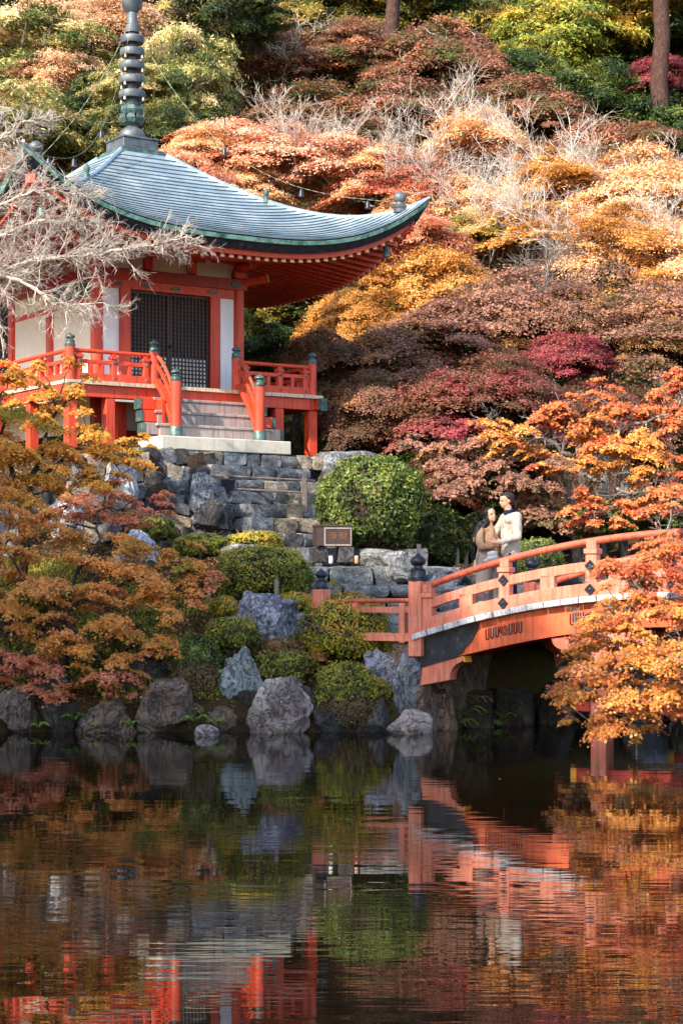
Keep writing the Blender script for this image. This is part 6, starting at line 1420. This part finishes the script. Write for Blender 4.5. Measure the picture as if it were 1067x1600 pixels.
# ---------------------------------------------------------------- near maples built spray by spray
def near_maple(base, trunk_pts, pads, leafmats, label, leaf=.055, per=420, seed=0, bark_='bark_dark', group=None, kind='star', name='maple_tree', tr=.07, bare=0, bare_L=.5, subpads=5, mult=3.4):
    """pads: (u, v, Y, radius m, palette index). trunk_pts: list of polylines (world) that the sprays grow from"""
    rs = np.random.default_rng(seed); base = Vector(base); root = tag(empty(name, base), label, 'tree', group); T = Tubes(); nodes = []
    for pl, r0 in trunk_pts:
        pl = np.array([tuple(Vector(p) - base) for p in pl]); n = len(pl)
        t = np.linspace(0, 1, n); tt = np.linspace(0, 1, n * 3); pp = np.stack([np.interp(tt, t, pl[:, k]) for k in range(3)], 1); pp[1:-1] += rs.normal(0, .025, (len(pp) - 2, 3))
        T.add(pp, np.linspace(r0, r0 * .3, len(pp)), 7); nodes += [p for p in pp[len(pp) // 3:]]
    nodes = np.array(nodes); groups = {}
    for (u, v, Y, R, pi) in pads:
        c = np.array(tuple(P(u, v, Y) - base)); j = np.argmin(np.linalg.norm(nodes - c, axis=1) + .5 * np.maximum(0, nodes[:, 2] - c[2])); br_ = bez(nodes[j], c, .04, rs, 7, .12); T.add(br_, np.linspace(.018, .006, 7), 4)
        for q in range(subpads):
            off = np.array([rs.normal(0, .6) * R, rs.normal(0, .55) * R, rs.normal(0, .42) * R]) if q else np.zeros(3); cc = c + off; pr = R * rs.uniform(.36, .64); n = int(per * mult * (pr / .4) ** 2)
            if q: T.add(bez(c, cc, .02, rs, 4, .1), [.007, .006, .005, .004], 3)
            for k in range(6):
                a = rs.uniform(0, 6.28); e = cc + np.array([math.cos(a) * pr * .95, math.sin(a) * pr * .95, -pr * .2 + rs.normal(0, .02)]); T.add(bez(cc, e, .04, rs, 5, .1), [.005, .004, .0035, .003, .002], 3)
            pt = pad_points(cc, pr, n, rs, .09, .30, off[:2] + .01, .9); b0 = np.clip(rs.normal(.5, .2), 0, 1); r = np.clip(b0 + rs.normal(0, .17, n), 0, 1)
            groups.setdefault(pi, []).append((pt[0], pt[1] + np.array([0, -.45, 0]), r))
        if bare:
            for k in range(bare): 
                d = rs.normal(0, 1, 3); d[2] = abs(d[2]) * .5; twig_fan(T, br_[rs.integers(3, 7)], d, bare_L * rs.uniform(.6, 1), .009, rs, 2, 3, .6, .05, 5, .1)
    for pi, L in groups.items():
        Q = np.concatenate([a for a, _, _ in L]); N = np.concatenate([b for _, b, _ in L]); r = np.concatenate([c for _, _, c in L])
        V, F, rr = leaf_geo(Q, N, leaf, kind, r, rs); link('leaves', fast_mesh('leaves', V, F, rr), leafmats[pi], root)
    link('branches', T.mesh('branches'), bark_, root); return root
def W3(u, v, Y): return P(u, v, Y)
# upper left orange maple
bx_, by_ = XU(40, 31.0), 31.0; b0 = Vector((bx_, by_, G(bx_, by_)))
pads = [(20, 590, 30.6, .42, 0), (70, 600, 31, .36, 0), (0, 640, 30.2, .5, 0), (70, 650, 30.4, .45, 0), (120, 620, 31.2, .3, 0), (135, 668, 31, .34, 0), (30, 700, 30, .5, 0), (100, 706, 30.3, .5, 0), (160, 700, 30.8, .38, 0), (205, 706, 31.2, .26, 0),
        (20, 752, 30, .45, 0), (80, 752, 30.2, .42, 0), (140, 742, 30.5, .42, 0), (-30, 700, 30.5, .5, 0), (-40, 620, 31, .5, 0), (190, 690, 31.2, .2, 0), (226, 684, 31.3, .14, 0), (140, 590, 31.4, .16, 0), (110, 566, 31.2, .16, 0), (60, 572, 31.0, .2, 0), (190, 740, 30.6, .3, 0), (36, 790, 29.8, .3, 0), (120, 780, 30, .3, 2), (175, 770, 30.2, .3, 2)]
near_maple(b0, [([b0, W3(36, 800, 30.8), W3(60, 720, 30.6), W3(90, 640, 30.8)], .08), ([W3(36, 790, 30.8), W3(10, 700, 30.4), W3(0, 620, 30.6)], .05), ([W3(45, 760, 30.7), W3(120, 700, 30.8), W3(200, 690, 31.2)], .04)],
           pads, ['leaf_left_orange', 'leaf_left_brown', 'leaf_left_pink'], 'golden orange maple at the left in front of the veranda', .050, 430, 51)
# lower left brown maple
bx_, by_ = XU(104, 29.0), 29.0; b0 = Vector((bx_, by_, G(bx_, by_)))
pads = [(150, 800, 29.6, .42, 2), (215, 800, 29.6, .34, 2), (90, 820, 29.4, .42, 1), (20, 810, 29.4, .42, 1), (250, 786, 29.9, .22, 2), (40, 860, 29, .48, 1), (120, 870, 29, .5, 1), (200, 862, 29, .46, 1), (262, 862, 29.2, .3, 1), (300, 888, 29.1, .34, 1), (336, 900, 29.1, .24, 2),
        (0, 920, 28.8, .5, 1), (80, 930, 28.7, .5, 1), (160, 930, 28.6, .52, 1), (240, 926, 28.7, .46, 1), (300, 930, 28.8, .26, 1), (30, 980, 28.5, .46, 1), (110, 990, 28.4, .46, 1), (190, 985, 28.4, .48, 1), (260, 976, 28.5, .34, 1), (60, 1030, 28.2, .4, 2), (0, 1040, 28.2, .4, 2), (130, 1040, 28.1, .4, 1), (190, 1036, 28.1, .34, 1),
        (170, 1072, 28.0, .26, 2), (216, 1070, 28.0, .18, 2), (100, 1078, 28.0, .24, 2), (60, 1076, 28, .22, 2), (-40, 960, 28.6, .5, 1), (-40, 860, 29, .5, 1), (240, 1010, 28.3, .24, 1), (275, 1020, 28.3, .16, 1)]
near_maple(b0, [([b0, W3(104, 950, 28.9), W3(120, 900, 28.9), W3(155, 850, 29.1), W3(152, 800, 29.4)], .06), ([W3(104, 955, 28.9), W3(190, 910, 28.8), W3(280, 895, 29)], .04), ([W3(104, 960, 28.9), W3(50, 920, 28.8), W3(10, 860, 29)], .04), ([W3(104, 965, 28.9), W3(140, 1010, 28.4), W3(180, 1050, 28.1)], .03), ([W3(104, 965, 28.9), W3(60, 1000, 28.4), W3(20, 1040, 28.2)], .03)],
           pads, ['leaf_left_orange', 'leaf_left_brown', 'leaf_left_pink'], 'low spreading brown-orange maple overhanging the pond at the left', .047, 400, 52)
# bottom right orange maple, close, reaching in from the right bank
b0 = Vector((7.5, 26.0, 0.1)); b0.z = -.6
pads = [(1040, 860, 24.6, .34, 1), (1000, 880, 24.5, .3, 1), (960, 890, 24.6, .2, 1), (1060, 900, 24.3, .4, 1), (1010, 930, 24.3, .38, 1), (960, 940, 24.5, .3, 0), (1050, 960, 24, .42, 0), (985, 980, 24.1, .4, 0), (930, 990, 24.3, .32, 0), (900, 1000, 24.4, .2, 1), (1050, 1020, 23.8, .42, 0), (990, 1030, 23.9, .42, 0), (930, 1036, 24, .34, 0),
        (895, 1050, 24.1, .24, 0), (868, 1072, 24.2, .16, 1), (1040, 1070, 23.8, .4, 0), (980, 1080, 23.8, .4, 0), (925, 1085, 23.9, .3, 0), (885, 1095, 24.0, .2, 0), (960, 1125, 23.8, .3, 0), (1010, 1115, 23.8, .32, 0), (930, 1135, 23.9, .2, 0), (890, 1120, 24.0, .16, 0), (990, 1145, 23.8, .16, 0), (1070, 1090, 23.8, .3, 1), (1080, 1000, 24, .4, 1), (1085, 920, 24.4, .4, 1), (1010, 850, 24.8, .24, 1), (1045, 832, 24.8, .28, 1), (1000, 905, 24.5, .28, 1), (985, 945, 24.4, .26, 0), (965, 1000, 24.2, .3, 0), (950, 1060, 23.9, .3, 0), (1030, 880, 24.5, .3, 1), (1050, 790, 25.2, .2, 1)]
near_maple(b0, [([b0, (6.4, 25.6, 1.0), W3(1120, 1000, 24.6), W3(1060, 960, 24.4), W3(1000, 930, 24.3)], .08), ([W3(1120, 1000, 24.6), W3(1040, 1030, 24), W3(940, 1060, 24), W3(880, 1100, 24.1)], .045), ([W3(1110, 980, 24.6), W3(1060, 900, 24.6), W3(1040, 840, 24.8)], .05), ([W3(1060, 960, 24.4), W3(980, 960, 24.3), W3(900, 965, 24.5)], .03)],
           pads, ['leaf_right_orange', 'leaf_right_red'], 'vivid orange maple branches hanging in front of the bridge at the right', .047, 400, 53, 'bark_lichen', bare=1, bare_L=.34)
# orange-red maple with pale forked limbs behind the bridge
bx_, by_ = XU(905, 35.5), 35.5; b0 = Vector((bx_, by_, G(bx_, by_)))
pads = [(772, 664, 34.6, .34, 0), (800, 690, 34.5, .36, 0), (760, 656, 34.8, .2, 0), (850, 650, 34.8, .3, 1), (880, 640, 34.8, .4, 1), (920, 670, 34.4, .46, 0), (970, 640, 34.6, .5, 1), (1030, 620, 34.8, .5, 1), (1064, 600, 34.9, .4, 1), (850, 706, 34.3, .3, 0), (960, 700, 34.2, .5, 0), (1010, 690, 34.2, .44, 0), (1050, 660, 34.5, .4, 1), (900, 720, 34.2, .3, 0),
        (930, 790, 33.6, .34, 1), (980, 786, 33.6, .4, 1), (1030, 790, 33.5, .4, 1), (1066, 770, 33.7, .4, 1), (1040, 740, 34, .4, 1), (1000, 735, 34, .3, 0), (910, 775, 33.8, .2, 1), (970, 812, 33.5, .2, 1), (820, 700, 34.4, .2, 0), (940, 620, 35, .3, 1)]
near_maple(b0, [([b0, W3(890, 760, 35.2), W3(872, 726, 35), W3(880, 690, 34.8)], .10), ([b0 + Vector((.1, 0, .3)), W3(912, 740, 35.2), W3(900, 700, 35), W3(940, 650, 34.8)], .09), ([W3(890, 712, 34.9), W3(840, 680, 34.6), W3(780, 665, 34.7)], .05), ([W3(905, 705, 34.9), W3(985, 665, 34.5), W3(1060, 640, 34.6)], .05), ([W3(912, 740, 35.1), W3(980, 770, 34), W3(1060, 765, 33.8)], .04)],
           pads, ['leaf_right_orange', 'leaf_right_red'], 'orange-red maple with pale lichen-covered forked trunks behind the bridge', .054, 420, 54, 'bark_lichen', bare=2, bare_L=.6, kind='quad')
for u, lb in ((976, 'pale lichen-covered trunk of a maple right of the forked orange one'), (942, 'dark leaning maple trunk right of the forked orange one')):
    x = XU(u, 36.5); g = G(x, 36.5); top = P(u + 14, 650, 36.5); b0 = Vector((x, 36.5, g))
    near_maple(b0, [([b0, P(u, 760, 36.5), P(u + 8, 700, 36.5), top], .10)], [(u, 660, 36.4, .5, 0), (u + 40, 670, 36.4, .5, 0), (u + 10, 690, 36.3, .4, 0)], ['leaf_purple_crimson'], lb, .07, 260, int(u), 'bark_lichen', bare=2, bare_L=.6)
# dark lower maple spray just above the couple
bx_, by_ = XU(800, 37.5), 37.5; b0 = Vector((bx_, by_, G(bx_, by_)))
pads = [(690, 752, 34.6, .40, 0), (740, 748, 34.4, .5, 0), (800, 752, 34.2, .5, 0), (850, 758, 34.2, .5, 0), (650, 745, 35, .2, 0), (700, 700, 35, .5, 0), (770, 700, 35, .55, 0), (640, 690, 35.5, .3, 0), (840, 800, 34, .4, 0), (880, 820, 34, .3, 0), (700, 660, 35.4, .4, 1), (740, 670, 35.2, .3, 1)]
near_maple(b0, [([b0, P(800, 800, 36.5), P(790, 740, 35.6), P(740, 720, 35)], .09), ([P(798, 780, 36.4), P(840, 760, 35), P(860, 790, 34.4)], .05), ([P(790, 740, 35.6), P(700, 730, 35), P(660, 745, 35)], .04)], pads, ['leaf_purple', 'leaf_crimson'], 'dusky brown-purple maple spreading low over the heads of the couple', .055, 480, 56, kind='quad')

# ---------------------------------------------------------------- bare white-twigged tree reaching in front of the hall from the left
rs = np.random.default_rng(91); base = Vector((-7.2, 31.5, G(-7.2, 31.5))); bt = tag(empty('bare_tree', base), 'leafless tree with pale drooping twigs in front of the hall at the left', 'tree'); T = Tubes()
b = np.array(tuple(base)); 
def limb(pts, r0, r1, nside, L, down=-.02):
    pp = np.array([tuple(P(*p)) for p in pts]) - b; n = len(pp); t = np.linspace(0, 1, n); tt = np.linspace(0, 1, n * 4); q = np.stack([np.interp(tt, t, pp[:, k]) for k in range(3)], 1); q[1:-1] += rs.normal(0, .02, (len(q) - 2, 3))
    T.add(q, np.linspace(r0, r1, len(q)), 6)
    for i in range(nside):
        f = rs.uniform(.08, 1) * (len(q) - 2); j = int(f); d = q[j + 1] - q[j]; d /= np.linalg.norm(d); sd = d + rs.normal(0, .55, 3) + np.array([.15, 0, rs.choice([-.35, .35])])
        twig_fan(T, q[j], sd, L * rs.uniform(.5, 1.1) * (1.1 - .5 * f / len(q)), .010, rs, 2, 3, .5, down, 6, .09)
trunk = [tuple(base), (-7.0, 31.4, 5), (-6.7, 31.2, 7), (-6.4, 31, 9)]
T.add(np.array(trunk) - b, [.16, .13, .10, .06], 8)
limb([(-80, 460, 31.2), (0, 428, 31), (60, 405, 30.8), (120, 402, 30.6), (190, 392, 30.5), (260, 378, 30.4), (318, 368, 30.4)], .05, .008, 90, .8)
limb([(-80, 420, 31.2), (0, 425, 30.9), (60, 452, 30.7), (80, 474, 30.7), (140, 474, 30.6), (205, 478, 30.6)], .04, .008, 52, .65, -.05)
limb([(-90, 380, 31.3), (0, 368, 31.1), (60, 345, 31), (110, 345, 31), (160, 356, 31)], .04, .006, 60, .62)
limb([(-80, 330, 31.4), (0, 318, 31.2), (60, 296, 31.2), (120, 300, 31.2), (150, 316, 31.2)], .03, .005, 52, .6)
limb([(-80, 260, 31.4), (0, 215, 31.2), (40, 190, 31.2), (96, 182, 31.2)], .03, .005, 44, .5)
limb([(-80, 300, 31.4), (0, 270, 31.3), (30, 250, 31.3), (46, 240, 31.3)], .025, .005, 22, .5)
limb([(-80, 480, 31.2), (0, 500, 31), (6, 560, 31)], .03, .006, 10, .45, -.15)
limb([(-60, 200, 31.4), (0, 180, 31.4), (20, 165, 31.4)], .025, .005, 10, .4)
for z, uv in ((6.1, (-80, 460)), (6.5, (-80, 420)), (6.9, (-90, 380)), (7.3, (-80, 330)), (7.8, (-80, 300)), (8.2, (-80, 260))):
    e = np.array(tuple(P(uv[0], uv[1], 31.25))) - b; s = np.array([-6.85 + (z - 6) * .15, 31.2, z - .4]) - b; T.add(bez(s, e, .02, rs, 5, .05), np.linspace(.06, .04, 5), 6)
link('branches', T.mesh('branches'), 'bark_white', bt)
